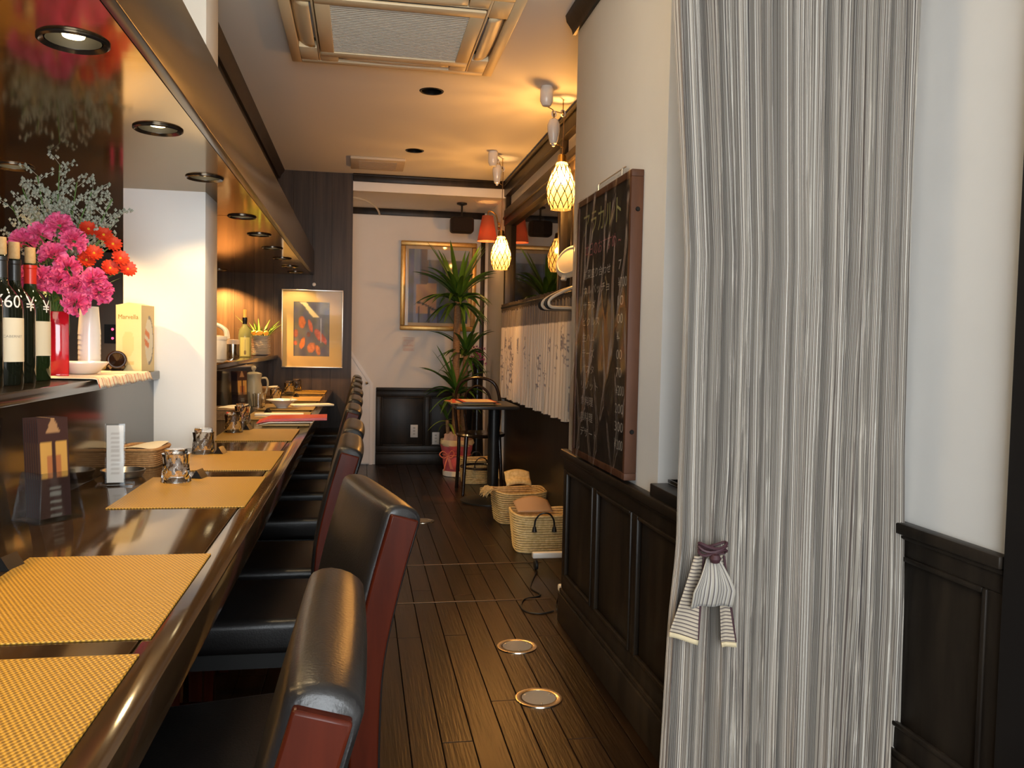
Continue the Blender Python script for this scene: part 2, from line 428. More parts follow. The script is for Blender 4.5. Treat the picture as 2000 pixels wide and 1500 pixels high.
wainscot(wright, FX, 1.552, 1.985, 1, 0.12, 0.722, 'x', -1)
wainscot(wall_back, D2, 0.135, 1.10, 2, 0.10, 0.725, 'y', -1)
struct(box_obj('trim_4', (FX-0.03, 0.9, 0), (FX, 1.545, 2.3), mat('black door frame', (0.008, 0.006, 0.006), 0.5), None, 0.004))
# crown mouldings
def crown(name, a, b, horizontal_axis, sgn, base):
    pass
cr = struct(MB().prism([(PX, CZ), (PX, 2.425), (PX-0.012, 2.425), (PX-0.018, 2.445), (PX-0.040, 2.475), (PX-0.045, CZ)], 0.5, 3.42, 'y').build('trim_5', dark_wood))
cl = struct(box_obj('trim_6', (-0.70, 3.45, 1.87), (-0.67, D1, CZ), dark_wood))
MB().prism([(-0.67, CZ), (-0.67, 2.43), (-0.655, 2.43), (-0.645, 2.46), (-0.625, 2.485), (-0.62, CZ)], 3.45, D1, 'y').build('cornice', dark_wood, cl)
# ---- bulkhead over the counter, panels of lacquered board with the downlight holes
DL = [0.40, 1.02, 1.641, 2.272, 2.913, 3.785, 4.40, 5.02, 5.63, 6.22, 6.72]
KL = [1.35, 2.89, 4.4, 5.5, 6.74]
bulk = struct(box_obj('trim_7', (-0.41, -1.6, SZ), (-0.385, D1, 1.870), lacquer_face, None, 0.002))
for (a, b) in ((-1.6, 3.78), (3.782, D1)):
    holed_panel('soffit_panel', -2.4, -0.4115, a, b, SZ+0.0005, [(-0.513, y, 0.048) for y in DL if a < y < b]+[(-1.08, y, 0.048) for y in KL if a < y < b], lacquer, bulk, 0.015)
box_obj('top_board', (-2.4, -1.6, 1.845), (-0.41, D1, 1.870), lacquer_face, bulk)
# ---- window wall on the right beyond the pier
ww = struct(box_obj('wall_window', (WX, 3.392, 0), (WX+0.12, D1+0.02, 0.74), dark_wood))
box_obj('dado', (WX-0.012, 3.392, 0.0), (WX, D1, 0.70), dark_wood, ww)
win = struct(box_obj('window_1', (WX-0.05, 3.392, 2.375), (WX+0.05, D1+0.02, CZ), dark_wood, None, 0.006))
box_obj('bead', (WX-0.065, 3.392, 2.455), (WX-0.05, D1, 2.48), dark_wood, win, 0.005)
box_obj('transom', (WX-0.045, 3.392, 2.135), (WX+0.05, D1+0.02, 2.268), dark_wood, win, 0.006)
box_obj('transom_bead', (WX-0.06, 3.392, 2.185), (WX-0.045, D1, 2.205), dark_wood, win, 0.005)
box_obj('sill', (WX-0.05, 3.392, 0.70), (WX+0.05, D1+0.02, 0.74), dark_wood, win, 0.005)
posts = [3.42, 4.97, 6.93]
for yy in posts:
    box_obj('mullion', (WX-0.04, yy-0.03, 0.74), (WX+0.05, yy+0.03, 2.375), dark_wood, win, 0.005)
box_obj('mullion', (WX-0.03, 4.68, 0.74), (WX+0.05, 4.72, 2.14), dark_wood, win, 0.012)
glz = film('night glass', 0.05, 0.015, (0.35, 0.36, 0.38))
for a, b in zip(posts[:-1], posts[1:]):
    box_obj('transom_panel', (WX, a+0.03, 2.268), (WX+0.01, b-0.03, 2.375), white_wall, win)
    box_obj('pane', (WX+0.005, a+0.03, 0.74), (WX+0.011, b-0.03, 2.135), glz, win)
box_obj('night_board', (WX+0.30, 3.3, 0.0), (WX+0.33, 7.1, 2.5), mat('night street', (0.010, 0.009, 0.008), 0.6), win)  # dark board added outside the panes, its near-black colour standing for night
# ---- small slanted cupboard door under the stairs
door_white = mat('white door paint', (0.93, 0.92, 0.90), 0.4)
door = struct(MB().prism([(-0.235, 0.012), (0.076, 0.012), (0.076, 0.742), (-0.235, 1.215)], D2-0.018, D2, 'y').build('door_1', door_white, None, False))
MB().prism([(0.078, 0.0), (0.106, 0.0), (0.106, 0.758), (-0.235, 1.275), (-0.235, 1.225), (0.078, 0.748)], D2-0.024, D2, 'y').build('door_frame', door_white, door, False)
MB().lathe([(0.0001, 0.03), (0.012, 0.026), (0.014, 0.018), (0.006, 0.008), (0.010, 0)], 14).build('knob', chrome, door, loc=(0.048, D2-0.018, 0.765), rot=(R(90), 0, 0))

# ---- two unseen lights added as fill: glazed entrance behind the camera, ceiling globe
fill_ent = struct(box_obj('added_fill_window', (-1.05, -1.6, 0.10), (1.15, -1.57, 0.22), dark_wood))
for a, b in (((-1.05, -1.6, 2.20), (1.15, -1.57, 2.30)), ((-1.05, -1.6, 0.22), (-0.98, -1.57, 2.20)), ((1.08, -1.6, 0.22), (1.15, -1.57, 2.20)), ((0.02, -1.6, 0.22), (0.08, -1.57, 2.20))):
    box_obj('frame_bar', a, b, dark_wood, fill_ent)
for a, b in ((-0.98, 0.02), (0.08, 1.08)):
    box_obj('added_lit_pane', (a, -1.596, 0.22), (b, -1.59, 2.20), mat('added lit pane', (0.9, 0.9, 0.9), 0.4, emit=COOL, es=1.2), fill_ent)
lamp('AREA', 'added_entrance_fill', (0.05, -1.56, 1.25), P_ENTRANCE_FILL, COOL, 2.0, rot=(R(90), 0, 0), sy=1.9)  # added fill from behind, brightens the curtain and right-hand wall
t = thing('added_globe_lamp', 'added unseen white glass globe giving fill light above the chairs', 'added fill light', (-0.26, 2.00, CZ))
MB().lathe([(0.0001, -0.001), (0.05, -0.001), (0.055, -0.02), (0.02, -0.04), (0.012, -0.205), (0.0001, -0.205)], 24).build('ceiling_mount', chrome, t)
MB().lathe([(0.012, -0.198)]+[(0.09*math.sin(math.pi*q/16), -0.288+0.09*math.cos(math.pi*q/16)) for q in range(1, 16)]+[(0.0005, -0.378)], 28).build('globe', shade_mat('added globe glass', (0.95, 0.93, 0.88), 1.5, (1.0, 0.84, 0.60), 0.6, 0.75), t)
lamp('POINT', 'added_globe_fill', (-0.26, 2.00, CZ-0.288), P_GLOBE_FILL, (1.0, 0.78, 0.50), 0.05)  # added fill source inside the unseen globe

# ================================================================ counter, riser, shelves
t = thing('bar_counter', 'long polished dark wood counter running beside the row of chairs', 'counter', (0, 0, 0))
MB().rbox((-0.735, -1.2, 0.712), (-0.285, D1-0.002, 0.75), 0.002).build('counter_top', counter_m, t)
MB().rbox((-0.2835, -1.2, 0.690), (-0.228, D1-0.002, 0.75), 0.004).build('edge_strip', counter_m, t)
MB().box((-0.62, -1.2, 0.0), (-0.59, D1-0.002, 0.712)).build('front_panel', dark_wood, t)
MB().box((-0.59, -1.2, 0.14), (-0.56, D1-0.002, 0.17)).build('foot_rail', dark_wood, t)
t = thing('kitchen_pass_riser', 'glossy dark upstand between counter and raised shelf', 'counter', (0, 0, 0))
MB().box((-0.765, -1.2, 0.0), (-0.736, 3.198, 1.0)).build('panel', riser_m, t)
MB().box((-0.765, 3.452, 0.0), (-0.736, D1-0.002, 1.0)).build('panel', riser_m, t)
SH = 1.03
t = thing('raised_shelf', 'dark wooden ledge carrying wine bottles in front of the column', 'shelf', (0, 0, 0))
MB().rbox((-1.05, -1.2, 1.0), (-0.715, 3.197, SH), 0.003).build('board', riser_m, t)
t = thing('raised_shelf', 'dark wooden ledge with plates and jars beyond the white column', 'shelf', (0, 0, 0))
MB().rbox((-1.16, 3.453, 1.0), (-0.66, D1-0.003, SH), 0.003).build('board', riser_m, t)
# kitchen interior
t = thing('kitchen_worktop', 'long pale wooden kitchen worktop behind the raised shelf', 'worktop', (0, 0, 0))
MB().rbox((-1.62, 1.4, 0.82), (-0.77, 3.195, 0.86), 0.004).build('top', mat('kitchen wood', (0.50, 0.30, 0.10), 0.5), t)
MB().rbox((-1.62, 3.195, 0.82), (-0.845, 5.2, 0.86), 0.004).build('top', mat('kitchen wood', (0.5, 0.3, 0.1)), t)
MB().box((-1.60, 1.42, 0.0), (-0.86, 5.18, 0.82)).build('cabinets', mat('kitchen cabinet', (0.20, 0.14, 0.08), 0.5), t)
t = thing('refrigerator', 'tall grey kitchen refrigerator with four red indicator lights behind the shelf', 'refrigerator', (-1.663, 5.6, 0))
MB().rbox((-0.35, -0.35, 0.0), (0.42, 0.45, 1.64), 0.01).build('body', mat('grey steel cabinet', (0.13, 0.115, 0.10), 0.4, 0.3), t)
MB().rbox((-0.32, -0.372, 0.62), (0.40, -0.35, 1.60), 0.006).build('upper_door', mat('grey steel cabinet', (0.2, 0.2, 0.2)), t)
MB().rbox((-0.32, -0.372, 0.06), (0.40, -0.35, 0.60), 0.006).build('lower_door', mat('grey steel cabinet', (0.2, 0.2, 0.2)), t)
MB().box((0.19, -0.378, 1.109), (0.335, -0.372, 1.219)).build('control_panel', blackgl, t)
led = mat('red led', (0.9, 0.05, 0.1), 0.4, emit=(1.0, 0.06, 0.16), es=3.0)
for i in range(2):
    for j in range(2):
        MB().lathe([(0.0001, 0.003), (0.006, 0.002), (0.0075, 0)], 10).build('indicator_light', led, t, loc=(0.235+0.052*i, -0.378, 1.139+0.052*j), rot=(R(90), 0, 0))

# ---- downlights
rim_p = [(0.046, 0.012), (0.048, 0.0), (0.056, -0.006), (0.060, -0.003), (0.060, 0.0)]
cup_p = [(0.046, 0.0), (0.044, 0.06), (0.03, 0.10), (0.0001, 0.105)]
bulb_p = [(0.0001, 0.006), (0.018, 0.008), (0.022, 0.020), (0.018, 0.045), (0.01, 0.09)]
rim_me = MB().lathe(rim_p, 32).mesh('rim', mat('black chrome', (0.10, 0.09, 0.08), 0.2, 0.9))
cup_me = MB().lathe(cup_p, 24).mesh('reflector', mat('dark reflector', (0.008, 0.006, 0.004), 0.6))
bulb_clear = shade_mat('glowing bulb glass', (1, 0.9, 0.7), 14.0, (1.0, 0.66, 0.26), 0.5, 0.65)
bulb_me = MB().lathe(bulb_p, 18).mesh('bulb', mat('lit bulb', (1, 1, 1), 0.4, emit=(1.0, 0.78, 0.42), es=12.0))
for i, yy in enumerate(DL):
    t = thing('recessed_downlight', ['recessed downlight over the counter behind the camera', 'recessed downlight over the counter just outside the frame', 'lit recessed downlight with glowing bulb, nearest over the counter', 'recessed downlight in front of the white column, second along the bulkhead', 'recessed downlight at the near edge of the white column',
              'recessed downlight just past the white column', 'recessed downlight over the counter, second past the column', 'recessed downlight over the counter, third past the column', 'recessed downlight over the counter, fourth past the column', 'recessed downlight over the counter, second from the far partition', 'recessed downlight over the counter, nearest to the framed picture'][i], 'downlight', (-0.513, yy, SZ), 0, 'downlights along the bulkhead')
    put(rim_me, 'rim', t); put(cup_me, 'reflector', t); put(bulb_me, 'bulb', t, (0, 0, -0.001))
    lamp('SPOT', 'downlight_beam', (-0.513, yy, SZ+0.003), P_COUNTER, WARM, 0.02, cone=R(124), blend=0.35)
for i, yy in enumerate(KL):
    t = thing('recessed_downlight', ['recessed kitchen downlight outside the frame', 'recessed kitchen downlight behind the grey dried flowers', 'recessed kitchen downlight hidden beyond the column', 'recessed kitchen downlight hidden near the refrigerator', 'recessed kitchen downlight washing the far partition'][i], 'downlight', (-1.08, yy, SZ), 0, 'kitchen downlights')
    put(rim_me, 'rim', t); put(cup_me, 'reflector', t); put(bulb_me, 'bulb', t, (0, 0, -0.001))
    lamp('SPOT', 'downlight_beam', (-1.08, yy, SZ+0.003), P_KITCHEN*(6.0 if i == 4 else 1), ((1.0, 0.48, 0.13) if i == 4 else (1.0, 0.60, 0.24)), 0.02, cone=R(124), blend=0.4)
for i, (cx, cy, rr) in enumerate(CD):
    t = thing('ceiling_downlight', 'dark unlit round downlight in the ceiling %s' % ('next to the air conditioner' if i == 0 else 'beside the ceiling vent'), 'downlight', (cx, cy, CZ), 0, 'unlit ceiling downlights')
    MB().lathe([(0.053, 0.01), (0.054, -0.002), (0.062, -0.004), (0.066, 0.0)], 28).build('rim', blackm, t)
    MB().lathe([(0.053, 0.0), (0.05, 0.06), (0.0001, 0.07)], 24).build('reflector', blackgl, t)

# ================================================================ counter chairs
def chair_profile(off):
    # centre line of the back in local x (backwards) / z, with half thickness
    cl = catmull([(0, 0, 0.33), (0.0, 0, 0.50), (0.006, 0, 0.62), (0.030, 0, 0.74), (0.064, 0, 0.862)], 5)
    hw = [0.026]*len(cl)
    L_, R_ = [], []
    for i, p in enumerate(cl):
        a = cl[max(i-1, 0)]; b = cl[min(i+1, len(cl)-1)]; tt = (b-a).normalized(); nn = Vector((tt.z, 0, -tt.x))
        L_.append((p.x-nn.x*(hw[i]+off), p.z-nn.z*(hw[i]+off))); R_.append((p.x+nn.x*(hw[i]+off), p.z+nn.z*(hw[i]+off)))
    return L_, R_
CW = 0.37
def make_chair():
    t = thing('counter_chair', '', 'chair', group='counter chairs')
    # leather pad: closed loop swept along the width, softly rounded at both ends
    L_, R_ = chair_profile(0.006)
    top = Vector(((L_[-1][0]+R_[-1][0])/2, (L_[-1][1]+R_[-1][1])/2)); rad = math.dist(L_[-1], R_[-1])/2
    ax = Vector((R_[-1][0]-L_[-1][0], R_[-1][1]-L_[-1][1])).normalized(); up = Vector((-ax.y, ax.x))
    if up.y < 0: up = -up
    arc = [(top-ax*rad*math.cos(math.pi*k/8)+up*rad*0.55*math.sin(math.pi*k/8)) for k in range(1, 8)]
    loop = L_+[(p.x, p.y) for p in arc]+R_[::-1]
    c = Vector((sum(p[0] for p in loop)/len(loop), sum(p[1] for p in loop)/len(loop)))
    mb = MB(); ys = [(-CW/2+0.004, 0.94), (-CW/2+0.009, 0.985), (-CW/2+0.018, 1.0), (-CW/4, 1.0), (0, 1.0), (CW/4, 1.0), (CW/2-0.018, 1.0), (CW/2-0.009, 0.985), (CW/2-0.004, 0.94)]
    n = len(loop)
    for (y, s) in ys:
        bul = 0.004*(1-(y/(CW/2))**2)
        for i, p in enumerate(loop):
            cxl = 0.0 if p[1] < 0.62 else (p[1]-0.62)*0.27
            q = (cxl+(p[0]-cxl)*(1 if s == 1 else 0.80+0.2*(s-0.94)/0.06), p[1]-(0.007*(1-s)/0.06 if p[1] > 0.8 else 0))
            mb.v.append((q[0]+(bul if q[0] > cxl else -bul), y, q[1]))
    for j in range(len(ys)-1):
        for i in range(n):
            k = (i+1) % n; mb.f.append((j*n+i, j*n+k, (j+1)*n+k, (j+1)*n+i))
    mb.f.append(tuple(range(n-1, -1, -1))); mb.f.append(tuple((len(ys)-1)*n+i for i in range(n)))
    mb.build('backrest', leather, t, True, 50)
    # wooden sides: back leg and stile in one piece, set into the end of the pad
    L2, R2 = chair_profile(-0.002)
    foot = [(0.050, 0.0), (0.085, 0.0)]
    stile = [(0.012, 0.16)]+[(p[0], p[1]) for p in L2]+[(p[0], p[1]) for p in R2[::-1]]+[(0.045, 0.16)]+foot[::-1]
    for s in (-1, 1):
        y0, y1 = (s*(CW/2-0.010), s*(CW/2+0.008)); q = MB().prism(stile, min(y0, y1), max(y0, y1), 'y')
        me = q.mesh('side_frame', mahog, True, 30); o = put(me, 'side_frame', t)
        bv = o.modifiers.new('edge', 'BEVEL'); bv.width = 0.003; bv.segments = 2; bv.limit_method = 'ANGLE'
    # seat
    MB().rbox((-0.415, -CW/2-0.012, 0.355), (0.030, CW/2+0.012, 0.445), 0.022, 4).build('seat', leather, t, True, 60)
    MB().box((-0.39, -CW/2+0.01, 0.315), (0.0, CW/2-0.01, 0.357)).build('seat_rail', blackm, t)
    for s in (-1, 1):
        MB().prism([(-0.385, 0.0), (-0.355, 0.0), (-0.345, 0.36), (-0.39, 0.36)], s*(CW/2-0.03)-0.018, s*(CW/2-0.03)+0.018, 'y').build('front_leg', mahog, t)
        MB().box((-0.36, s*(CW/2-0.03)-0.01, 0.20), (0.045, s*(CW/2-0.03)+0.01, 0.225)).build('side_stretcher', mahog, t)
    return t
ch0 = make_chair()
ORD = ['nearest to the camera', 'second from the camera, pulled out and turned aside', 'third from the camera, beside the nearest inverted tumbler', 'fourth from the camera', 'fifth from the camera, beside the red folder', 'sixth from the camera', 'seventh from the camera', 'eighth from the camera', 'ninth from the camera', 'farthest from the camera, against the dark partition']
NEAR = [0.645, 1.37, 2.155, 2.64, 3.40, 3.98, 4.62, 5.27, 5.93, 6.555]
for i, yn in enumerate(NEAR):
    lab = 'black leather counter chair with mahogany sides, '+ORD[i]
    if i == 1: loc = (0.015-0.045, 1.55, 0); rz = R(12.5)
    else: loc = (-0.090+(0.0, 0, 0.0, 0.004, -0.004, 0.0, 0.003, -0.003, 0.0, -0.006)[i], yn+CW/2+0.008, 0); rz = 0.0
    if i == 0: ch0.location = loc; ch0['label'] = lab
    else: dup(ch0, loc, rz, lab)

# ================================================================ things on the counter
CT = 0.75
mm = MB().rbox((-0.155, -0.225, 0.0), (0.155, 0.225, 0.003), 0.001, 1).mesh('woven_placemat', mat_m)
mats = [(0.652, 1.102, 'nearest the camera, cut by the frame'), (1.16, 1.61, 'second from the camera'), (2.06, 2.51, 'under the nearest inverted tumbler, third from the camera'), (2.64, 3.09, 'in front of the white column'), (3.41, 3.86, 'just before the red folder'), (4.32, 4.77, 'under the chopsticks'), (4.93, 5.38, 'under the white bowl'), (5.66, 6.11, 'second from the dark partition'), (6.42, 6.87, 'against the dark partition')]
for a, b, s in mats:
    tag(put(mm, 'woven_placemat', None, (-0.425, (a+b)/2, CT)), 'golden woven placemat '+s, 'placemat', 'placemats along the counter')
# inverted dimpled tumblers
def tumbler_mesh(dimple=True, inverted=True):
    prof = []; n = 22; h = 0.090
    for k in range(n+1):
        z = h*k/n; prof.append((0.040-0.011*(k/n), z))
    prof += [(0.026, h+0.001), (0.0001, h+0.001)]
    inner = [(0.0001, h-0.010), (0.025, h-0.011)]+[(0.0265+0.0105*(1-k/10), (h-0.012)*(1-k/10)) for k in range(11)]
    rows = [0.018, 0.036, 0.054, 0.072]
    def fn(p, j, a):
        if not dimple or j > n: return p
        rr = math.hypot(p[0], p[1]); d = 0
        for q, rz in enumerate(rows):
            for s in range(8):
                a0 = 2*math.pi*(s+0.5*(q % 2))/8; da = (a-a0+math.pi) % (2*math.pi)-math.pi
                dist = math.hypot(da*rr, p[2]-rz)
                if dist < 0.0095: d = max(d, 0.0030*(1-(dist/0.0095)**2))
        k = (rr-d)/rr; return (p[0]*k, p[1]*k, p[2])
    m_ = MB().lathe(prof+inner, 64, fn=fn)
    # close the rim between outer and inner walls
    o = 0; seg = 64; last = (len(prof)+len(inner)-1)*seg
    for i in range(seg): m_.f.append((i, (i+1) % seg, last+(i+1) % seg, last+i))
    return m_.mesh('inverted_tumbler', mat('tumbler glass', (1, 1, 1), 0.02, trans=1.0, ior=1.30), True, 60)
tm = tumbler_mesh()
tms = [(-0.502, 2.435, 'beside the acrylic stand, nearest to the camera'), (-0.535, 3.03, 'next to the corner of the white column'), (-0.535, 3.72, 'just past the column, left of the red folder'), (-0.560, 4.18, 'behind the tumbler left of the red folder'), (-0.545, 5.60, 'behind the white bowl'), (-0.530, 6.45, 'second from the dark partition'), (-0.50, 6.78, 'closest to the dark partition')]
for x_, y_, s in tms:
    tag(put(tm, 'inverted_tumbler', None, (x_, y_, CT+(0.003 if abs(x_+0.425) < 0.11 else 0.0003))), 'clear dimpled glass tumbler upside down, '+s, 'glass', 'inverted tumblers on the counter')
def plain_glass_mesh():
    return MB().lathe([(0.0001, 0.0), (0.027, 0.0), (0.032, 0.085), (0.0305, 0.085), (0.0257, 0.008), (0.0001, 0.008)], 32).mesh('water_glass', glass)
pg = plain_glass_mesh()
for x_, y_, s in ((-0.585, 5.02, 'in front of the carafe'), (-0.585, 5.105, 'right at the foot of the carafe')):
    tag(put(pg, 'water_glass', None, (x_, y_, CT+0.0005)), 'plain clear drinking glass '+s, 'glass', 'plain glasses by the carafe')
# little black triangular rests
rm = MB().prism([(-0.016, 0.0), (0.016, 0.0), (0.0, 0.024)], -0.022, 0.022, 'y').mesh('cutlery_rest', mat('black satin', (0.015, 0.015, 0.015), 0.25, 0.3), False)
for x_, y_, s in ((-0.59, 1.548, 'at the corner of the second mat'), (-0.452, 2.50, 'beside the nearest tumbler'), (-0.478, 3.03, 'in front of the column'), (-0.49, 3.83, 'next to the red folder'), (-0.50, 4.72, 'before the white bowl'), (-0.46, 5.34, 'behind the white bowl'), (-0.45, 6.06, 'second from the dark partition')):
    onmat = any(a < y_ < b for a, b, _ in mats) and x_ > -0.57
    tag(put(rm, 'cutlery_rest', None, (x_, y_, CT+(0.003 if onmat else 0.0003)), (0, 0, R(-12))), 'small black folded cutlery rest '+s, 'cutlery rest', 'cutlery rests')
# leaflet holder with leaflets
def holder(x_, y_, rz, s1, s2):
    t = thing('leaflet_holder', 'clear faceted acrylic leaflet holder '+s1, 'leaflet holder', (x_, y_, CT+0.0005), rz)
    lo = [(-0.055, -0.045), (0.055, -0.045), (0.055, 0.045), (-0.055, 0.045)]; hi = [(-0.040, -0.032), (0.040, -0.032), (0.040, 0.032), (-0.040, 0.032)]
    for i in range(4):
        j = (i+1) % 4
        a, b, c, d = (*lo[i], 0), (*lo[j], 0), (*hi[j], 0.105), (*hi[i], 0.105)
        nrm = (Vector(b)-Vector(a)).cross(Vector(d)-Vector(a)).normalized()*0.0025
        vs = [a, b, c, d]+[tuple(Vector(p)-nrm) for p in (a, b, c, d)]
        MB().add(vs, [(0,1,2,3),(7,6,5,4),(0,4,5,1),(1,5,6,2),(2,6,7,3),(3,7,4,0)]).build('side', acrylic, t, False)
    MB().box((-0.053, -0.043, 0), (0.053, 0.043, 0.003)).build('base', acrylic, t)
    def lc(u_, v_):
        c = (0.045, 0.018, 0.014)
        if v_ > 0.86 and abs(u_-0.5) < 0.16*(1.4-(v_-0.86)*8): c = (0.34, 0.18, 0.08)
        if 0.40 < v_ < 0.76 and (0.08 < u_ < 0.42 or 0.58 < u_ < 0.92): c = (0.50, 0.26, 0.06) if (0.25 < u_ < 0.75 and v_ < 0.62) is False else (0.35, 0.12, 0.04)
        if v_ < 0.30 and 0.3 < u_ < 0.7 and int(v_*60) % 2: c = (0.2, 0.18, 0.15)
        return c
    for k in range(7):
        l = thing('leaflet', 'tall dark leaflet, %s in the acrylic holder %s' % (['front one', 'second', 'third', 'fourth', 'fifth', 'sixth', 'back one'][k], s2), 'leaflet', (x_, y_, CT), rz, 'leaflets in the holder '+s2)
        y0 = -0.024+k*0.0075; tilt = -0.08
        MB().grid(lambda u_, v_: (-0.036+0.072*u_, y0+0.012*v_-0.0009, 0.006+0.215*v_), 24, 44, colfn=lc).build('printed_face', print_m, l, False)
        MB().grid(lambda u_, v_: (-0.036+0.072*u_, y0+0.012*v_+0.0008, 0.006+0.215*v_), 1, 1).build('backing', mat('dark leaflet card', (0.03, 0.028, 0.028), 0.35), l, False)
        MB().add([(-0.036, y0+0.0111, 0.2205), (0.036, y0+0.0111, 0.2205), (0.036, y0+0.0128, 0.2205), (-0.036, y0+0.0128, 0.2205)], [(0, 1, 2, 3)]).build('top_edge', mat('leaflet edge', (0.35, 0.16, 0.14), 0.5), l, False)
holder(-0.668, 1.965, R(55), 'beside the second placemat', 'nearest to the camera')
holder(-0.665, 4.86, R(50), 'beyond the column next to the carafe', 'next to the carafe')
# acrylic table-tent stand with a white card
t = thing('acrylic_stand', 'narrow clear acrylic stand holding a pale printed card', 'menu stand', (-0.650, 2.40, CT+0.0005), R(8))
MB().box((-0.045, -0.03, 0), (0.045, 0.03, 0.003)).build('base', acrylic, t)
MB().box((-0.024, -0.0035, 0.003), (0.024, 0.0035, 0.165)).build('upright', acrylic, t)
def cardcol(u_, v_):
    return (0.55, 0.50, 0.46) if (int(v_*26) % 2 == 0 and 0.2 < u_ < 0.8 and 0.1 < v_ < 0.9) else (0.70, 0.66, 0.62)
MB().grid(lambda u_, v_: (-0.021+0.042*u_, -0.0006, 0.006+0.155*v_), 10, 52, colfn=cardcol).build('card', print_m, t, False)
# wicker napkin baskets
def weave_box(name, w, d, h, flare, rows, m_, rr=0.0055, seg=40, wob=0.0):
    """stacked rounded-rectangle coils; returns list of meshes rows joined"""
    mb = MB()
    for j in range(rows):
        z = h*(j+0.5)/rows; k = 1+flare*(z/h)
        pts = []
        for i in range(seg):
            a = 2*math.pi*i/seg; ca, sa = math.cos(a), math.sin(a); e = 0.35
            pts.append((w/2*k*math.copysign(abs(ca)**e, ca), d/2*k*math.copysign(abs(sa)**e, sa), z+wob*math.sin(3*a+j*0.4)))
        mb.tube(pts, rr, 6, True)
    return mb
def napkin_basket(x_, y_, rz, s, w=0.11, d=0.15):
    t = thing('napkin_basket', 'small brown wicker basket of napkins '+s, 'basket', (x_, y_, CT+0.0005), rz, 'napkin baskets on the counter')
    weave_box('b', w, d, 0.052, 0.12, 8, wicker, 0.0042).build('woven_side', wicker, t)
    MB().box((-w/2+0.004, -d/2+0.004, 0), (w/2-0.004, d/2-0.004, 0.006)).build('bottom', wicker, t)
    weave_box('r', w*1.13, d*1.13, 0.001, 0, 1, wicker, 0.006).build('rim', wicker, t, loc=(0, 0, 0.053))
    n_ = thing('paper_napkins', 'paper napkins in the wicker basket '+s, 'napkins', (x_, y_, CT+0.0065), rz, 'napkins in baskets')
    MB().rbox((-w/2+0.008, -d/2+0.008, 0.0), (w/2-0.008, d/2-0.008, 0.044), 0.004).build('stack', napkin_m, n_)
    MB().grid(lambda u_, v_: ((u_-0.5)*w*1.02, (v_-0.5)*d*1.02, 0.0465+0.010*math.sin(u_*2.4)+0.005*(u_-0.5)*(v_-0.5)*4), 8, 8).build('top_napkin', napkin_m, n_, True, 60)
napkin_basket(-0.672, 2.79, R(-4), 'by the glossy riser in front of the column')
napkin_basket(-0.668, 4.36, R(0), 'just past the column')
napkin_basket(-0.655, 6.25, R(0), 'near the dark partition')
# metal ashtray dish
tag(MB().lathe([(0.0001, 0.004), (0.048, 0.004), (0.056, 0.020), (0.060, 0.020), (0.058, 0.014), (0.050, 0.0), (0.0001, 0.0)], 32).build('metal_dish', steel, None, loc=(-0.668, 2.545, CT+0.0005)), 'small round shiny metal dish between acrylic stand and napkin basket', 'dish')
# carafe
t = thing('water_carafe', 'tall glass water carafe with ball stopper and handle beside the leaflets', 'carafe', (-0.640, 5.25, CT+0.0005), R(20))
MB().lathe([(0.0001, 0.0), (0.056, 0.0), (0.058, 0.01), (0.050, 0.12), (0.043, 0.145), (0.045, 0.17), (0.050, 0.19), (0.0475, 0.19), (0.0425, 0.17), (0.040, 0.145), (0.047, 0.12), (0.054, 0.012), (0.0001, 0.008)], 36).build('body', amber_glass, t)
MB().lathe([(0.0001, 0.012), (0.0525, 0.013), (0.048, 0.10), (0.0001, 0.10)], 28).build('water', mat('water', (1.0, 0.9, 0.62), 0.02, trans=1.0, ior=1.33), t)
MB().lathe([(0.0001, 0.185), (0.046, 0.185), (0.047, 0.195), (0.025, 0.203), (0.008, 0.205), (0.008, 0.212), (0.014, 0.220), (0.016, 0.228), (0.012, 0.238), (0.0001, 0.242)], 28).build('stopper', amber_glass, t)
MB().tube(catmull([(0.046, 0, 0.165), (0.075, 0, 0.165), (0.085, 0, 0.13), (0.072, 0, 0.075), (0.052, 0, 0.055)], 6), 0.006, 8).build('handle', amber_glass, t)
# bowl with spoon, napkins, chopsticks, red folder
t = thing('white_bowl', 'wide white china bowl on a placemat beyond the red folder', 'bowl', (-0.455, 5.05, CT+0.0035))
MB().lathe([(0.0001, 0.004), (0.03, 0.004), (0.045, 0.02), (0.072, 0.040), (0.090, 0.046), (0.090, 0.049), (0.070, 0.044), (0.042, 0.024), (0.028, 0.009), (0.0001, 0.008)], 36).build('dish', ceramic, t)
MB().lathe([(0.0001, 0.0), (0.03, 0.0), (0.031, 0.006), (0.0001, 0.006)], 28).build('foot_ring', ceramic, t)
tag(MB().tube([(-0.425, 5.06, CT+0.022), (-0.405, 5.02, CT+0.052), (-0.395, 5.0, CT+0.068)], [0.006, 0.003, 0.004], 8).build('spoon', steel), 'metal spoon leaning in the wide white bowl', 'spoon')
tag(MB().rbox((-0.125, -0.05, 0), (0.125, 0.05, 0.012), 0.005).build('folded_napkin', napkin_m, None, loc=(-0.315+0.02, 5.22, CT+0.0035), rot=(0, 0, R(20))), 'bright folded cloth napkin to the right of the white bowl', 'napkin')
tag(MB().rbox((-0.125, -0.028, 0), (0.125, 0.028, 0.014), 0.006).build('napkin_roll', napkin_m, None, loc=(-0.42, 4.52, CT+0.0035), rot=(0, 0, R(3))), 'rolled cream napkin lying between red folder and white bowl', 'napkin')
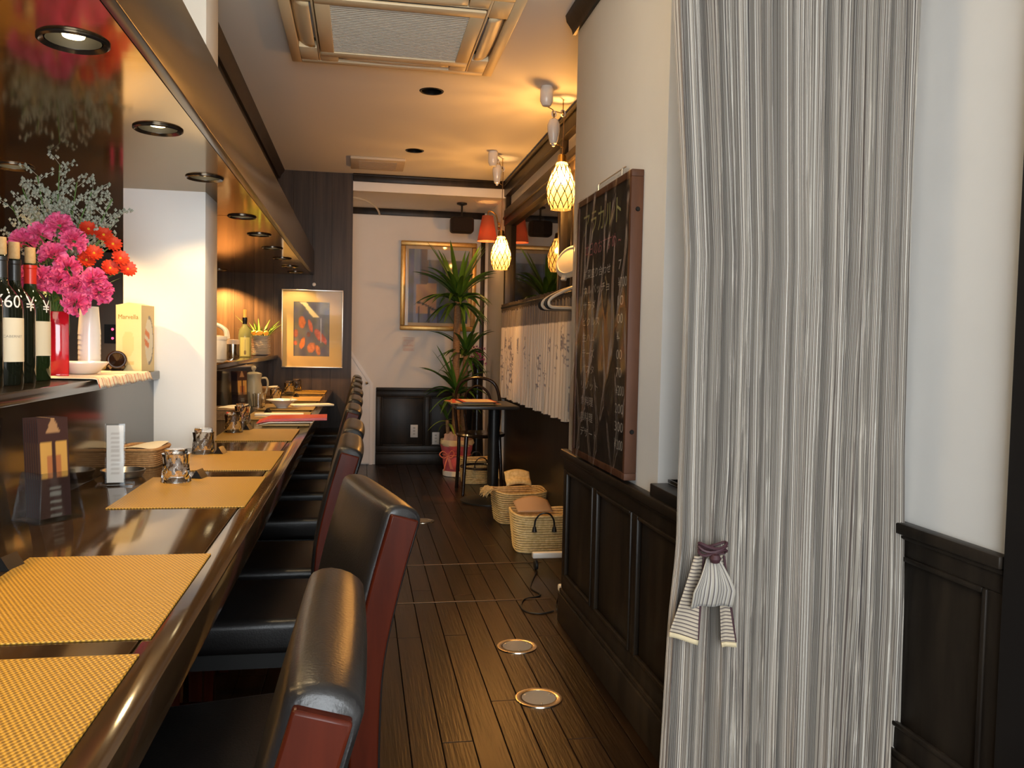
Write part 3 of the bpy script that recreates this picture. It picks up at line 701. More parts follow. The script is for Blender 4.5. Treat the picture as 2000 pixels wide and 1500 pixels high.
for k in range(2):
    tag(MB().tube([(-0.13, 0, 0.004), (0.13, 0, 0.004)], [0.0025, 0.0035], 8).build('chopstick', mat('bare wood', (0.6, 0.42, 0.2), 0.6), None, loc=(-0.40, 4.40+0.012*k, CT+0.0035), rot=(0, 0, R(2))), 'pale wooden chopstick, %s of the pair behind the red folder' % ('nearer' if k == 0 else 'farther'), 'chopstick', 'chopsticks behind the red folder')
t = thing('menu_folder', 'red menu folder lying across the counter and over its edge', 'menu', (-0.325, 4.10, CT+0.0005), R(2))
red_m = mat('red cover', (0.50, 0.035, 0.020), 0.3)
MB().prism([(-0.155, 0.012), (-0.10, 0.022), (0.165, 0.028), (0.165, 0.040), (-0.10, 0.034)], -0.10, 0.10, 'y').build('cover', red_m, t)
MB().prism([(-0.150, 0.006), (-0.095, 0.016), (0.10, 0.018), (0.10, 0.021), (-0.095, 0.020)], -0.11, 0.09, 'y').build('pages', paper, t)
MB().rbox((-0.13, -0.10, 0.0), (0.085, 0.10, 0.012), 0.002).build('back_cover', mat('buff card', (0.45, 0.28, 0.10), 0.5), t)

# ================================================================ things on the raised shelf
def bottle(x_, y_, body, label, capcol, corkcol, labels, prices, tall=0.30):
    t = thing('wine_bottle', label, 'bottle', (x_, y_, SH+0.0005), 0, 'wine bottles on the raised shelf')
    MB().lathe([(0.0001, 0.0), (0.045, 0.0), (0.0465, 0.004), (0.0465, 0.178), (0.044, 0.198), (0.029, 0.220), (0.0175, 0.236), (0.0145, 0.252), (0.0142, tall-0.012), (0.0158, tall-0.011), (0.0158, tall-0.002), (0.0145, tall), (0.0001, tall)], 32).build('glass_body', body, t)
    MB().lathe([(0.0149, 0.252), (0.0149, tall-0.014), (0.0164, tall-0.012), (0.0164, tall-0.004)], 28).build('capsule', capcol, t)
    MB().lathe([(0.0001, tall), (0.0105, tall), (0.013, tall+0.004), (0.0125, tall+0.042), (0.0001, tall+0.043)], 20).build('cork', corkcol, t)
    def wrap(a0, z0, rr, tilt=0.0): return lambda p, q: (rr*math.cos(a0+p/rr), rr*math.sin(a0+p/rr), z0+q+tilt*p)
    for (a0, a1, z0, z1, m_) in labels:
        rr = 0.0470
        MB().grid(lambda u_, v_: (rr*math.cos(R(a0+(a1-a0)*u_)), rr*math.sin(R(a0+(a1-a0)*u_)), z0+(z1-z0)*v_), 14, 1).build('paper_label', m_, t)
    for (s, a0, z0, size, rr, tl) in prices:
        text_obj('price_lettering', s, size, mat('white paint pen', (0.85, 0.83, 0.80), 0.6), t, wrap(R(a0), z0, rr, tl))
    return t
green_gl = mat('dark bottle glass', (0.008, 0.010, 0.006), 0.06, ior=1.52)
green_gl2 = mat('green bottle glass', (0.012, 0.022, 0.007), 0.06, ior=1.52)
cap_b = mat('black capsule', (0.02, 0.018, 0.016), 0.3); cap_r = mat('red capsule', (0.55, 0.03, 0.015), 0.3)
cork = mat('cork', (0.55, 0.33, 0.13), 0.7, noise_=((0.62, 0.40, 0.18), (120, 120, 120), 3))
lab_m = mat('cream label', (0.74, 0.66, 0.50), 0.6)
# angle that faces the camera from each bottle is about -70 degrees
b1 = bottle(-0.842, 2.06, green_gl, 'dark wine bottle cut by the left frame edge', cap_b, cork, [(-130, -30, 0.06, 0.10, mat('buff card', (0.45, 0.28, 0.10), 0.5))], [('0', -48, 0.190, 0.045, 0.0468, 0)], 0.305)
b2 = bottle(-0.838, 2.165, green_gl, 'dark wine bottle with cream label and a white handwritten price of 60', cap_b, cork, [(-78, 24, 0.055, 0.158, lab_m)], [('\u00a560', -92, 0.182, 0.042, 0.0468, 0)], 0.305)
text_obj('label_print', 'CABERNET', 0.008, mat('grey ink', (0.25, 0.22, 0.18), 0.6), b2, lambda p, q: (0.0473*math.cos(R(-66)+p/0.0473), 0.0473*math.sin(R(-66)+p/0.0473), 0.112+q), 0.05)
b3 = bottle(-0.850, 2.275, green_gl, 'unlabelled dark wine bottle with a white yen sign, between two labelled bottles', cap_b, cork, [], [('\u00a5', -38, 0.178, 0.05, 0.0468, 0)], 0.305)
b4 = bottle(-0.858, 2.400, green_gl2, 'green wine bottle with red capsule and cream label next to the vase', cap_r, cork, [(-60, 22, 0.065, 0.155, lab_m)], [('\u00a51', -34, 0.178, 0.045, 0.0468, 0)], 0.305)
# red vase and flowers
VX, VY = -0.866, 2.63
t = thing('flower_vase', 'tall square red glass vase next to the wine bottles', 'vase', (VX, VY, SH+0.0005), R(20))
redgl = mat('red glass', (0.62, 0.010, 0.022), 0.06, ior=1.5, coat=0.3)
MB().rbox((-0.026, -0.026, 0.0), (0.026, 0.026, 0.010), 0.003).build('base', redgl, t)
for k in range(4):
    MB().rbox((-0.0265, -0.0265, 0.008), (0.0265, -0.0225, 0.188), 0.0015).build('side', redgl, t, rot=(0, 0, R(90*k)))
stem_m = mat('flower stem', (0.10, 0.20, 0.04), 0.5)
pink = mat('pink petals', (0.74, 0.050, 0.20), 0.55, noise_=((0.90, 0.20, 0.36), (60, 60, 60), 2)); redp = mat('red orange petals', (0.50, 0.012, 0.006), 0.5, noise_=((0.66, 0.050, 0.010), (60, 60, 60), 2))
yel = mat('yellow centre', (0.7, 0.35, 0.02), 0.6)
spray_m = mat('grey green spray', (0.30, 0.33, 0.25), 0.8, noise_=((0.52, 0.52, 0.42), (90, 90, 90), 2))
def carnation(rad, rr_):
    mb = MB(); rg = random.Random(rr_)
    for k in range(34):
        th = rg.random()*2*math.pi; ph = math.acos(1-1.25*(k+0.5)/34); d = Vector((math.sin(ph)*math.cos(th), math.sin(ph)*math.sin(th), math.cos(ph)))
        a = d.orthogonal().normalized(); b = d.cross(a); s = rad*(0.55+0.25*rg.random()); ang = rg.random()*6.28
        a2 = a*math.cos(ang)+b*math.sin(ang); b2_ = d.cross(a2)
        base = d*rad*0.25; n0 = len(mb.v); pts = [base]
        for q in range(7):
            w = (q/6-0.5)*2; pts.append(d*rad*(0.95+0.10*((q % 2)))+a2*w*s+b2_*(0.18*s*math.sin(q*2.2)))
        mb.v += [tuple(p) for p in pts]
        for q in range(6): mb.f.append((n0, n0+1+q, n0+2+q))
    return mb
def daisy(rad, rr_):
    mb = MB(); rg = random.Random(rr_)
    for ring in range(2):
        for k in range(13):
            a = 2*math.pi*(k+0.5*ring)/13; w = rad*0.2; c, s = math.cos(a), math.sin(a); z = 0.25*rad*(1-ring)+rad*0.1*rg.random()
            n0 = len(mb.v)
            for (dr, dw, dz) in ((0.15, -0.3, 0), (0.15, 0.3, 0), (0.75, 1, z), (1.0, 0.35, z*1.1), (1.0, -0.35, z*1.1), (0.75, -1, z)):
                mb.v.append((dr*rad*c-dw*w*s, dr*rad*s+dw*w*c, dz+ring*0.002))
            mb.f.append((n0, n0+1, n0+2, n0+3, n0+4, n0+5))
    return mb
carn = [carnation(0.034, k).mesh('bloom', pink, True, 70) for k in range(3)]
dais = [daisy(0.025, k).mesh('bloom', redp, True, 70) for k in range(3)]
disc = MB().lathe([(0.0001, 0.004), (0.003, 0.004), (0.004, 0.002), (0.003, -0.001)], 10).mesh('flower_centre', yel)
def flower(kind, tip, idx, label):
    base = Vector((VX+random.uniform(-.012, .012), VY+random.uniform(-.012, .012), SH+0.02)); tip = Vector(tip)
    t = thing({'c': 'pink_carnation', 'd': 'red_chrysanthemum', 's': 'dried_spray'}[kind], label, 'flower', tuple(base), 0, {'c': 'pink carnations in the red vase', 'd': 'red chrysanthemums in the red vase', 's': 'grey dried sprays in the red vase'}[kind])
    T = tip-base; neck = Vector((random.uniform(-.016, .016), random.uniform(-.016, .016), 0.165))
    MB().tube(catmull([(0, 0, 0), neck, neck+(T-neck)*0.5+Vector((0, 0, 0.02)), T], 4), 0.0017, 6).build('stem', stem_m, t)
    d = (T-neck).normalized(); q = d.to_track_quat('Z', 'Y').to_euler()
    if kind == 'c':
        put(carn[idx % 3], 'bloom', t, tuple(T), q)
        MB().lathe([(0.002, -0.012), (0.007, -0.004), (0.009, 0.008)], 8).build('calyx', stem_m, t, loc=tuple(T), rot=q)
    elif kind == 'd':
        fw = (d*0.5+Vector((0.25, -0.85, 0.2))).normalized().to_track_quat('Z', 'Y').to_euler()
        b = put(dais[idx % 3], 'bloom', t, tuple(T), fw); put(disc, 'flower_centre', b)
    if kind in 'cd':
        lf = MB()
        for k in range(3):
            p = neck+(T-neck)*(0.25+0.2*k); a = random.random()*6.28; e = Vector((math.cos(a), math.sin(a), 0.5))*0.05
            s = e.cross(Vector((0, 0, 1))).normalized()*0.005
            lf.add([p, p+e*0.5+s, p+e, p+e*0.5-s], [(0, 1, 2, 3)])
        lf.build('leaf', stem_m, t)
    if kind == 's':
        mb = MB(); fl = MB(); rg = random.Random(idx)
        for k in range(15):
            fr = 0.42+0.58*k/14; p = neck+(T-neck)*fr; a = rg.random()*6.28
            e = (Vector((math.cos(a), math.sin(a), 0.75))*(0.085*(1.25-fr)+0.018))
            mb.tube([p, p+e*0.5+Vector((0, 0, .004)), p+e], 0.0007, 4, caps=False)
            for j in range(9):
                g = p+e*(0.35+0.65*j/8)+Vector((rg.uniform(-.008, .008), rg.uniform(-.008, .008), rg.uniform(-.006, .008))); s = 0.0032+0.002*rg.random()
                fl.add([g+Vector((s, 0, 0)), g+Vector((0, s, 0)), g+Vector((-s, 0, 0)), g+Vector((0, -s, 0)), g+Vector((0, 0, s*1.3)), g-Vector((0, 0, s))], [(0, 1, 4), (1, 2, 4), (2, 3, 4), (3, 0, 4), (1, 0, 5), (2, 1, 5), (3, 2, 5), (0, 3, 5)])
        mb.build('twigs', spray_m, t); o = fl.build('florets', spray_m, t, False); o['kind'] = 'stuff'
cpos = [(-0.835, 2.55, 1.455), (-0.885, 2.55, 1.425), (-0.925, 2.54, 1.405), (-0.80, 2.55, 1.415), (-0.845, 2.53, 1.37), (-0.81, 2.53, 1.335), (-0.79, 2.53, 1.285), (-0.745, 2.54, 1.305), (-0.905, 2.53, 1.305), (-0.865, 2.52, 1.305), (-0.73, 2.55, 1.275), (-0.785, 2.52, 1.24), (-0.83, 2.52, 1.30)]
cw = ['topmost', 'upper left', 'leftmost', 'below the topmost, near the red blooms', 'in the middle of the cluster', 'just under the middle', 'right of the lower middle', 'at the right end', 'low on the left above the bottle', 'low beside the green bottle neck', 'at the lower right rim', 'lowest, hanging over the white cups', 'low in the centre']
for i, p in enumerate(cpos): flower('c', p, i, 'bright pink carnation in the red vase, '+cw[i])
dpos = [(-0.775, 2.60, 1.455), (-0.735, 2.60, 1.44), (-0.71, 2.60, 1.415), (-0.755, 2.58, 1.385), (-0.69, 2.60, 1.375), (-0.775, 2.58, 1.365), (-0.715, 2.59, 1.345), (-0.67, 2.60, 1.345)]
dw_ = ['topmost', 'upper right', 'right of the highest pair', 'in the middle', 'at the right side', 'beside the pink blooms', 'lowest in the middle', 'outermost to the right']
for i, p in enumerate(dpos): flower('d', p, i, 'red orange chrysanthemum in the red vase, '+dw_[i])
spos = [(-0.87, 2.66, 1.645), (-0.83, 2.68, 1.60), (-0.78, 2.66, 1.58), (-0.73, 2.67, 1.555), (-0.72, 2.68, 1.50), (-0.93, 2.66, 1.61), (-0.97, 2.66, 1.57), (-1.00, 2.66, 1.52), (-0.90, 2.68, 1.55), (-0.84, 2.66, 1.53), (-0.79, 2.68, 1.52), (-0.95, 2.68, 1.50)]
sw_ = ['tallest tip', 'second tallest', 'right of the tallest tip', 'far right tip', 'right, behind the red blooms', 'left of the tallest tip', 'upper left', 'far left over the bottles', 'behind the pink blooms', 'in the centre', 'centre right', 'lower left over the bottles']
for i, p in enumerate(spos): flower('s', p, i+20, 'airy grey green dried flower spray in the red vase, '+sw_[i])
# white cups, bowl, cloth, dark jar, napkins, box
cup_me2 = MB().lathe([(0.0001, 0.0862), (0.0262, 0.0862), (0.0321, 0.0), (0.0330, 0.0), (0.0270, 0.087), (0.0001, 0.087)], 28).mesh('paper_cup', ceramic)
t0 = None
for k in range(9):
    tag(put(cup_me2, 'white_cup', None, (-0.842, 2.83, SH+0.0006+k*0.0155)), 'white cup in the nested stack behind the bowl, %s' % ['bottom one', 'second from bottom', 'third from bottom', 'fourth from bottom', 'middle one', 'fourth from top', 'third from top', 'second from top', 'top one'][k], 'cup', 'nested white cups')
tag(MB().lathe([(0.0001, 0.004), (0.034, 0.004), (0.04, 0.008), (0.074, 0.036), (0.077, 0.036), (0.077, 0.033), (0.045, 0.002), (0.038, 0.0), (0.0001, 0.0)], 36).build('white_bowl', ceramic, None, loc=(-0.828, 2.70, SH+0.0065)), 'white china bowl on the striped cloth below the flowers', 'bowl')
t = thing('striped_cloth', 'red and cream striped cloth spread under the white bowl, hanging over the shelf edge', 'cloth', (0, 0, 0))
strp = stripe_mat('red striped cloth', 0.022, [(0, (0.82, 0.72, 0.52)), (0.72, (0.62, 0.10, 0.04)), (0.86, (0.80, 0.62, 0.40))], 0.85, 0)
def cloth(u_, v_):
    y_ = 2.42+0.60*u_+0.03*v_; x_ = -0.95+0.27*v_; z_ = SH+0.004+0.0015*math.sin(u_*34+v_*3)
    edge = -0.713
    if x_ > edge: z_ = SH+0.004-(x_-edge)*0.8+0.003*math.sin(u_*30); x_ = edge+0.004+0.25*(x_-edge)+0.004*math.sin(u_*30)
    return (x_, y_, z_)
o = MB().grid(cloth, 60, 26, uvfn=lambda u_, v_: (0.6*u_+0.04*v_, 0.28*v_)).build('fabric', strp, t, True, 70)
o.modifiers.new('thick', 'SOLIDIFY').thickness = 0.002
t = thing('dark_jar', 'small dark brown jar lying on its side against the box', 'jar', (-0.815, 3.03, SH+0.0345), 0, rot=(R(80), 0, R(15)))
brown_gl = mat('brown glass', (0.030, 0.012, 0.006), 0.08, ior=1.5)
MB().lathe([(0.0001, -0.03), (0.024, -0.03), (0.033, -0.02), (0.033, 0.03), (0.027, 0.042), (0.027, 0.05), (0.024, 0.05), (0.024, 0.03), (0.0001, 0.02)], 28).build('body', brown_gl, t)
MB().lathe([(0.0275, 0.040), (0.030, 0.041), (0.030, 0.049), (0.0275, 0.05)], 28).build('rim', brown_gl, t)
tag(MB().rbox((-0.07, -0.05, 0), (0.07, 0.05, 0.028), 0.010, 3).build('folded_towel', mat('yellow towel', (0.80, 0.64, 0.30), 0.9), None, loc=(-0.945, 3.10, SH+0.0006), rot=(0, 0, R(10))), 'folded pale yellow towel behind the dark jar', 'towel')
t = thing('gift_box', 'tall cream printed carton standing against the white column', 'box', (-0.775, 3.105, SH+0.0006), R(-13))
def boxfront(u_, v_):
    c = (0.80, 0.66, 0.36)
    if 0.10 < v_ < 0.16 and 0.3 < u_ < 0.7: c = (0.66, 0.50, 0.22)
    if 0.20 < v_ < 0.60 and 0.25 < u_ < 0.72 and math.hypot((u_-0.48)/0.24, (v_-0.42)/0.2) < 1: c = (0.76, 0.58, 0.28)
    return c
def boxside(u_, v_):
    c = (0.66, 0.48, 0.22); d = math.hypot((u_-0.58)/0.33, (v_-0.47)/0.36)
    if d < 1: c = (0.72, 0.62, 0.44)
    if math.hypot((u_-0.42)/0.2, (v_-0.5)/0.17) < 1 and math.sin(v_*40+u_*9) > -0.3: c = (0.66, 0.20, 0.06)
    if 0.9 < d < 1.05 and u_ > 0.5: c = (0.24, 0.20, 0.16)
    return c
MB().box((-0.045, -0.045, 0.0), (0.045, 0.045, 0.228)).build('carton', mat('cream carton', (0.80, 0.66, 0.36), 0.5), t)
MB().grid(lambda u_, v_: (-0.0445+0.089*u_, -0.0455, 0.001+0.226*v_), 22, 56, colfn=boxfront).build('front_print', print_m, t, False)
MB().grid(lambda u_, v_: (0.0455, -0.0445+0.089*u_, 0.001+0.226*v_), 22, 56, colfn=boxside).build('side_print', print_m, t, False)
text_obj('box_lettering', 'Marvella', 0.022, mat('olive ink', (0.30, 0.20, 0.03), 0.6), t, lambda p, q: (-0.036+p, -0.0460, 0.180+q), 0.070)
MB().prism([(-0.04, 0.228), (0.0, 0.236), (0.04, 0.228)], -0.045, 0.045, 'y').build('lid_flap', mat('cream carton', (0.8, 0.7, 0.4)), t)

# ---- beyond the column
t = thing('glass_jar', 'tall dark jar with a white cap right behind the column edge', 'jar', (-0.95, 5.30, SH+0.0006))
MB().lathe([(0.0001, 0), (0.045, 0), (0.045, 0.20), (0.036, 0.215), (0.0001, 0.216)], 28).build('body', brown_gl, t)
MB().lathe([(0.040, 0.205), (0.043, 0.207), (0.036, 0.275), (0.0001, 0.277)], 24).build('cap', white_p, t)
t = thing('white_canister', 'wide white lit canister at the front of the far shelf', 'canister', (-0.815, 4.98, SH+0.0006))
MB().lathe([(0.0001, 0), (0.058, 0), (0.060, 0.004), (0.060, 0.118), (0.0001, 0.118)], 32).build('body', ceramic, t)
MB().lathe([(0.062, 0.112), (0.063, 0.118), (0.063, 0.132), (0.02, 0.138), (0.0001, 0.138)], 32).build('lid', ceramic, t)
t = thing('steel_tin', 'shiny steel canister with clear lid beside the oil bottle', 'canister', (-0.805, 5.55, SH+0.0006))
MB().lathe([(0.0001, 0), (0.040, 0), (0.041, 0.004), (0.041, 0.088), (0.0001, 0.088)], 32).build('body', mat('polished steel', (0.75, 0.68, 0.55), 0.12, 1.0), t)
MB().lathe([(0.042, 0.086), (0.042, 0.115), (0.0001, 0.117)], 32).build('lid', mat('pinkish lid', (0.72, 0.55, 0.42), 0.35), t)
t = thing('oil_bottle', 'pale green oil bottle with spoon label and orange cork', 'bottle', (-0.765, 5.80, SH+0.0006))
MB().lathe([(0.0001, 0), (0.040, 0), (0.041, 0.004), (0.041, 0.15), (0.036, 0.18), (0.018, 0.205), (0.014, 0.22), (0.014, 0.262), (0.0001, 0.262)], 32).build('glass_body', mat('oil in glass', (0.42, 0.42, 0.16), 0.06, ior=1.5, trans=0.35), t)
MB().lathe([(0.0001, 0.262), (0.011, 0.262), (0.011, 0.315), (0.0001, 0.316)], 18).build('cork', mat('orange cork', (0.75, 0.40, 0.10), 0.6), t)
MB().lathe([(0.0146, 0.215), (0.0148, 0.235), (0.0160, 0.24), (0.016, 0.262), (0.0001, 0.2622)], 20).build('neck_foil', blackgl, t)
def oilc(u_, v_):
    c = (0.70, 0.62, 0.20)
    if math.hypot((u_-0.5)*1.1, v_-0.2) < 0.13: c = (0.20, 0.13, 0.04)
    if abs(u_-0.5) < 0.035 and 0.2 < v_ < 0.9: c = (0.28, 0.20, 0.06)
    return c
MB().grid(lambda u_, v_: (0.0415*math.cos(R(-125+90*u_)), 0.0415*math.sin(R(-125+90*u_)), 0.006+0.125*v_), 24, 30, colfn=oilc).build('spoon_label', print_m, t)
pl_me = MB().lathe([(0.0001, 0.0), (0.042, 0.0), (0.072, 0.008), (0.074, 0.010), (0.042, 0.004), (0.0001, 0.004)], 36).mesh('dinner_plate', ceramic)
for k in range(14):
    tag(put(pl_me, 'side_plate', None, (-0.738, 6.46, SH+0.0006+k*0.0105)), 'small cream plate in the far shelf stack, %s' % ('topmost' if k == 13 else 'lowest' if k == 0 else '%s from the bottom' % ['', 'second', 'third', 'fourth', 'fifth', 'sixth', 'seventh', 'eighth', 'ninth', 'tenth', 'eleventh', 'twelfth', 'thirteenth'][k]), 'plate', 'stacked small plates')
for k, (x_, y_, z_) in enumerate(((-1.08, 5.75, SH), (-1.10, 6.05, SH))):
    t = thing('white_jug', ['white china jug with curved handle, left of the oil bottle', 'white china jug behind the oil bottle'][k], 'jug', (x_, y_, z_+0.0006), R(10+20*k), 'white jugs on the far shelf')
    MB().lathe([(0.0001, 0), (0.05, 0), (0.058, 0.05), (0.045, 0.16), (0.05, 0.20), (0.047, 0.20), (0.042, 0.16), (0.0001, 0.15)], 28).build('body', ceramic, t)
    MB().tube(catmull([(0.045, 0, 0.18), (0.12, 0, 0.215), (0.19, 0, 0.18), (0.205, 0, 0.12)], 6), 0.013, 8).build('handle', ceramic, t)
t = thing('herb_pot', 'small pot of green herbs standing behind the stacked plates', 'plant', (-0.77, 6.68, SH+0.0006))
MB().lathe([(0.0001, 0), (0.045, 0), (0.058, 0.12), (0.054, 0.12), (0.0001, 0.11)], 24).build('pot', mat('terracotta', (0.40, 0.17, 0.07), 0.7), t)
hb = MB(); rg = random.Random(5)
for k in range(46):
    a = rg.random()*6.28; l = 0.10+0.09*rg.random(); b = Vector((0.03*math.cos(a), 0.03*math.sin(a), 0.11)); e = Vector((math.cos(a)*l*0.9, math.sin(a)*l*0.9, l*rg.uniform(0.5, 1.1))); s = Vector((-math.sin(a), math.cos(a), 0))*0.007
    hb.add([b-s*0.3, b+s*0.3, b+e*0.5+s+Vector((0, 0, .02)), b+e, b+e*0.5-s+Vector((0, 0, .02))], [(0, 1, 2, 3, 4)])
o = hb.build('foliage', mat('herb green', (0.10, 0.22, 0.03), 0.5), t, False); o['kind'] = 'stuff'
for k, (x_, y_, a) in enumerate(((-0.785, 6.46, 40), (-0.70, 6.46, -10), (-0.745, 6.43, 100))):
    tag(MB().lathe([(0.0001, -0.028), (0.010, -0.024), (0.017, -0.01), (0.018, 0.006), (0.010, 0.022), (0.0001, 0.028)], 16).build('lemon', mat('lemon rind', (0.80, 0.42, 0.06), 0.45), None, loc=(x_, y_, SH+0.168 if k != 0 else SH+0.169), rot=(R(80), 0, R(a))), ['orange yellow fruit piece at the left of the herbs', 'orange yellow fruit piece at the right of the herbs', 'orange yellow fruit piece in the middle on the plates'][k], 'fruit', 'fruit on the plates')

# ================================================================ framed picture on the partition
def frame_thing(name, label, x0, x1, z0, z1, y, fw, fd, fm, matw, matm, colfn, nx, ny):
    cx, cz = (x0+x1)/2, (z0+z1)/2; w, h = x1-x0, z1-z0
    t = thing(name, label, 'picture', (cx, y-h/2*math.sin(R(3))-0.001, cz), rot=(R(3), 0, 0))
    box_obj('backing', (-w/2+0.002, -0.006, -h/2+0.002), (w/2-0.002, -0.001, h/2-0.002), blackm, t)
    for (a, b) in (((-w/2, -fd, h/2-fw), (w/2, -0.006, h/2)), ((-w/2, -fd, -h/2), (w/2, -0.006, -h/2+fw)), ((-w/2, -fd, -h/2+fw), (-w/2+fw, -0.006, h/2-fw)), ((w/2-fw, -fd, -h/2+fw), (w/2, -0.006, h/2-fw))):
        box_obj('frame_bar', a, b, fm, t, min(fw, fd)*0.25)
    if matw is not None:
        l, r_, b_, t_ = matw
        ix0, ix1, iz0, iz1 = -w/2+fw, w/2-fw, -h/2+fw, h/2-fw
        for (a, b) in (((ix0, iz1-t_), (ix1, iz1)), ((ix0, iz0), (ix1, iz0+b_)), ((ix0, iz0+b_), (ix0+l, iz1-t_)), ((ix1-r_, iz0+b_), (ix1, iz1-t_))):
            box_obj('mount', (a[0], -0.010, a[1]), (b[0], -0.006, b[1]), matm, t)
    else: l = r_ = b_ = t_ = 0
    X0, X1, Z0, Z1 = -w/2+fw+l, w/2-fw-r_, -h/2+fw+b_, h/2-fw-t_
    MB().grid(lambda u_, v_: (X0+(X1-X0)*u_, -0.0075, Z0+(Z1-Z0)*v_), nx, ny, colfn=colfn).build('artwork', print_m, t, False)
    box_obj('glazing', (-w/2+fw, -0.0135, -h/2+fw), (w/2-fw, -0.0120, h/2-fw), film('picture glass', 0.0, 0.02, f_ior=1.15), t)
    return t
def nz(x_, y_, s, o=0): return noise.noise(Vector((x_*s+o, y_*s, o)))
def art1(u_, v_):
    n = nz(u_, v_, 5); c = [0.13+0.07*n, 0.12+0.06*n, 0.12+0.06*nz(u_, v_, 6, 9)]
    d = abs((v_-0.93)+(u_-0.35)*0.75)                       # cream beam across the top
    if d < 0.06+0.03*n and 0.12 < u_ < 0.78 and v_ > 0.72: c = [0.80, 0.66, 0.34]
    for (a, b, ra, rb, an, col) in ((0.24, 0.63, 0.10, 0.11, 10, (0.72, 0.20, 0.03)), (0.47, 0.56, 0.05, 0.13, 25, (0.75, 0.17, 0.06)), (0.72, 0.38, 0.16, 0.08, -35, (0.62, 0.15, 0.07)), (0.86, 0.30, 0.10, 0.05, -50, (0.60, 0.12, 0.06)), (0.25, 0.24, 0.07, 0.12, -25, (0.78, 0.22, 0.03)), (0.50, 0.16, 0.12, 0.09, 10, (0.66, 0.22, 0.07)), (0.68, 0.12, 0.06, 0.10, 25, (0.68, 0.22, 0.05)), (0.06, 0.42, 0.07, 0.07, 0, (0.40, 0.12, 0.05)), (0.05, 0.24, 0.05, 0.04, 0, (0.65, 0.16, 0.06)), (0.42, 0.40, 0.05, 0.05, 0, (0.22, 0.09, 0.06))):
        ca, sa = math.cos(R(an)), math.sin(R(an)); p, q = u_-a, v_-b; e = math.hypot((p*ca+q*sa)/ra, (-p*sa+q*ca)/rb)
        if e < 1+0.25*n:
            k = 0.62+0.5*(1-e)+0.3*nz(u_, v_, 16, 3); c = [max(0, z*k) for z in col]
            if e < 0.35: c = [z*0.75 for z in c]
    if abs(u_-0.77) < 0.012 and 0.25 < v_ < 0.7: c = [0.42, 0.42, 0.42]
    return tuple(c)
fr = frame_thing('framed_picture', 'silver-framed picture of orange fruit with wide golden mount on the dark partition', -0.633, -0.152, 0.930, 1.556, D1-0.001, 0.010, 0.022, mat('thin silver frame', (0.75, 0.70, 0.62), 0.3, 0.8), (0.083, 0.097, 0.083, 0.088), mat('gold cream mount', (0.60, 0.42, 0.17), 0.6), art1, 46, 66)
tag(MB().lathe([(0.0001, 0.008), (0.008, 0.007), (0.014, 0.003), (0.015, 0)], 12).build('wall_hook', white_p, None, loc=(-0.385, D1-0.0005, 1.60), rot=(R(90), 0, 0)), 'small white hook on the partition above the fruit picture', 'hook')

# ================================================================ alcove at the end
def art2(u_, v_):
    n = nz(u_, v_, 3.5, 4); m_ = nz(u_, v_, 8, 2)
    c = [0.16+0.08*n, 0.16+0.07*n, 0.19+0.10*m_]
    if 0.08 < u_ < 0.20: c = [0.26+0.1*m_, 0.27+0.1*m_, 0.31+0.1*n]
    if 0.20 < u_ < 0.34 and v_ > 0.2: c = [0.20+0.08*n, 0.13+0.05*n, 0.08]
    if 0.12 < u_ < 0.48 and 0.12 < v_ < 0.52+0.08*n: c = [0.52+0.15*m_, 0.28+0.1*m_, 0.12]
    if 0.15 < u_ < 0.55 and abs(v_-0.22-0.05*math.sin(u_*9)) < 0.015: c = [0.05, 0.035, 0.025]
    if 0.15 < u_ < 0.55 and v_ < 0.22 and int(u_*30) % 5 == 0: c = [0.05, 0.035, 0.025]
    if u_ > 0.5: c = [0.10+0.08*n, 0.13+0.08*n, 0.16+0.12*m_]
    if v_ > 0.85 and u_ > 0.3: c = [0.36, 0.38, 0.42]
    return tuple(max(0.01, z) for z in c)
gold = mat('gold frame', (0.52, 0.30, 0.09), 0.35, 0.55, noise_=((0.62, 0.38, 0.12), (30, 30, 30), 3))
t = frame_thing('framed_painting', 'gold-framed painting on the end wall behind the tall houseplant', 0.346, 1.054, 1.265, 2.095, D2-0.001, 0.045, 0.035, gold, (0.028, 0.028, 0.028, 0.028), mat('cream slip', (0.62, 0.46, 0.26), 0.6), art2, 50, 60)
# notice, outlets
def notec(u_, v_):
    return (0.62, 0.42, 0.34) if (int(v_*22) % 2 == 0 and 0.1 < u_ < 0.9) or (0.35 < u_ < 0.75 and 0.35 < v_ < 0.7 and (int(u_*40)+int(v_*40)) % 3 == 0) else (0.72, 0.66, 0.58)
t = thing('wall_notice', 'small faded paper notice on the wall under the gold frame', 'notice', (0.43, D2-0.0015, 1.135))
MB().grid(lambda u_, v_: (-0.06+0.12*u_, -0.001, -0.065+0.13*v_), 24, 30, colfn=notec).build('printed_sheet', print_m, t, False)
box_obj('sheet_back', (-0.06, -0.0008, -0.065), (0.06, 0.0012, 0.065), paper, t)
def outlet(x_, z_, y, s):
    t = thing('wall_outlet', s, 'outlet', (x_, y, z_), 0, 'outlets on the end wall')
    MB().rbox((-0.035, -0.007, -0.06), (0.035, 0.0, 0.06), 0.004).build('plate', white_p, t)
    for k in range(3): MB().box((-0.010, -0.0085, -0.035+0.028*k), (0.010, -0.007, -0.018+0.028*k)).build('socket', mat('socket grey', (0.5, 0.48, 0.45), 0.5), t)
outlet(0.495, 0.315, D2-0.0042, 'white wall outlet on the dark dado panel at the end wall')
outlet(0.70, 0.245, D2-0.0042, 'white wall outlet half hidden behind the plant pot')
